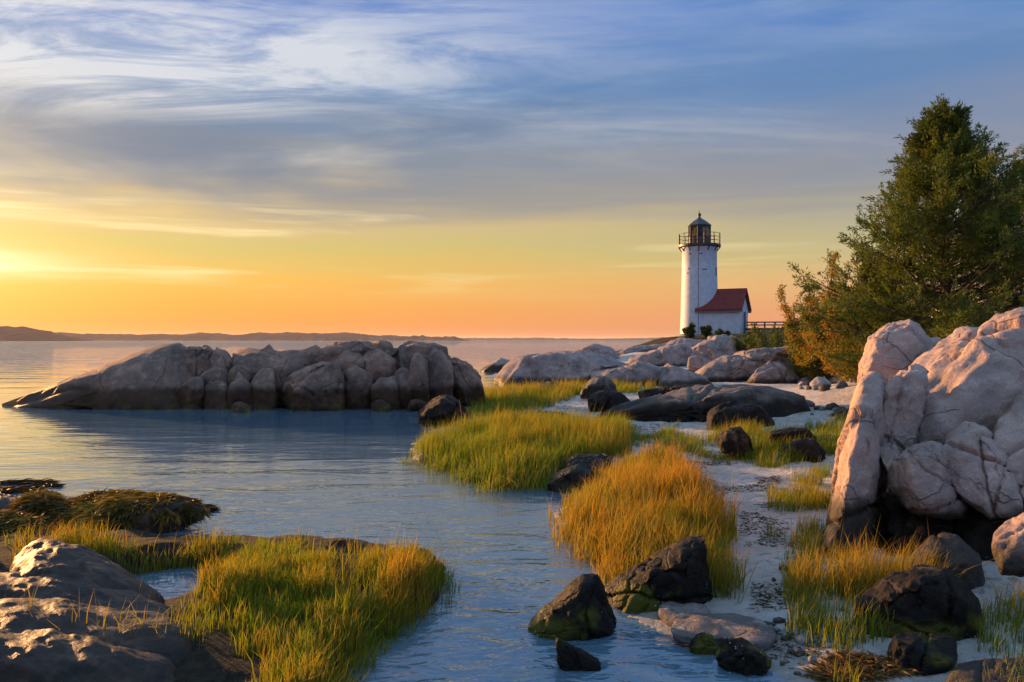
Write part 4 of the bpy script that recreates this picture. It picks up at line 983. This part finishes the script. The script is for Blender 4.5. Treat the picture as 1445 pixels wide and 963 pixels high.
# ------------------------------------------------------------ far shore
FAR = m_plain('far_woods', (0.075, 0.045, 0.045, 1), 0.95, noise=0.3, scale=0.01)
def island(label, prof, d, depth, seed, wood=2.5):
    xs_ = np.linspace(prof[0][0], prof[-1][0], 1100); zt_ = np.interp(xs_, [p[0] for p in prof], [p[1] for p in prof])
    xw = (xs_ - 722.5) / F * d; hz = np.maximum((479.5 - zt_) / F * d + CH, 0)
    rows = []
    for j, (fy, fz) in enumerate([(-1, 0), (-0.75, 0.45), (-0.4, 0.8), (0, 1), (0.5, 0.8), (1, 0)]):
        tr_ = vnoise(np.c_[xw / d * 1500, xw * 0 + j * 3.1, xw * 0], seed) * wood + vnoise(np.c_[xw / d * 240, xw * 0 + j * 1.7, xw * 0], seed + 1) * wood
        rows.append(np.c_[xw, np.full(len(xw), d + fy * depth), np.where(fz > 0, np.maximum(hz * fz + tr_ * np.clip(hz / 6, 0, 1), -1), -2)])
    v = np.concatenate(rows); n = len(xw); ii_ = (np.arange(5)[:, None] * n + np.arange(n - 1)[None]).ravel()
    o_ = mesh('hills', v, np.c_[ii_, ii_ + 1, ii_ + n + 1, ii_ + n], FAR); tag(o_, label, kind='structure')
island('dark wooded headland on the horizon at the left edge', [(-300, 462), (-60, 460), (10, 462), (35, 464), (55, 471), (70, 476), (90, 480)], 1500, 150, 71, 3.2)
island('low wooded hills along the far shore', [(40, 480), (60, 472), (90, 470), (120, 473), (150, 471), (190, 473), (225, 472), (260, 473), (290, 470), (310, 472), (340, 474), (370, 470), (410, 470), (450, 471), (490, 470), (515, 473), (560, 475), (600, 474.5), (640, 476), (660, 480)], 2200, 250, 72, 2.6)
island('faint farthest strip of land on the horizon', [(560, 480), (600, 476.5), (700, 477), (760, 476.5), (820, 478), (880, 477.5), (960, 476), (1100, 475), (1300, 475), (1320, 480)], 3600, 300, 73, 1.5)

# ------------------------------------------------------------ sea haze
m, t, o = material('sea_haze')
pv = t.new('ShaderNodeVolumePrincipled', None, Color=(0.95, 0.90, 0.86, 1), Density=0.00006, Anisotropy=0.3)
t.l.new(pv.outputs[0], o.inputs['Volume'])
hz_ = boxm('haze', (-14200, -60, -4), (14200, 14200, 45), m, None)
tag(hz_, 'thin warm sea haze over the water towards the far shore', kind='stuff')
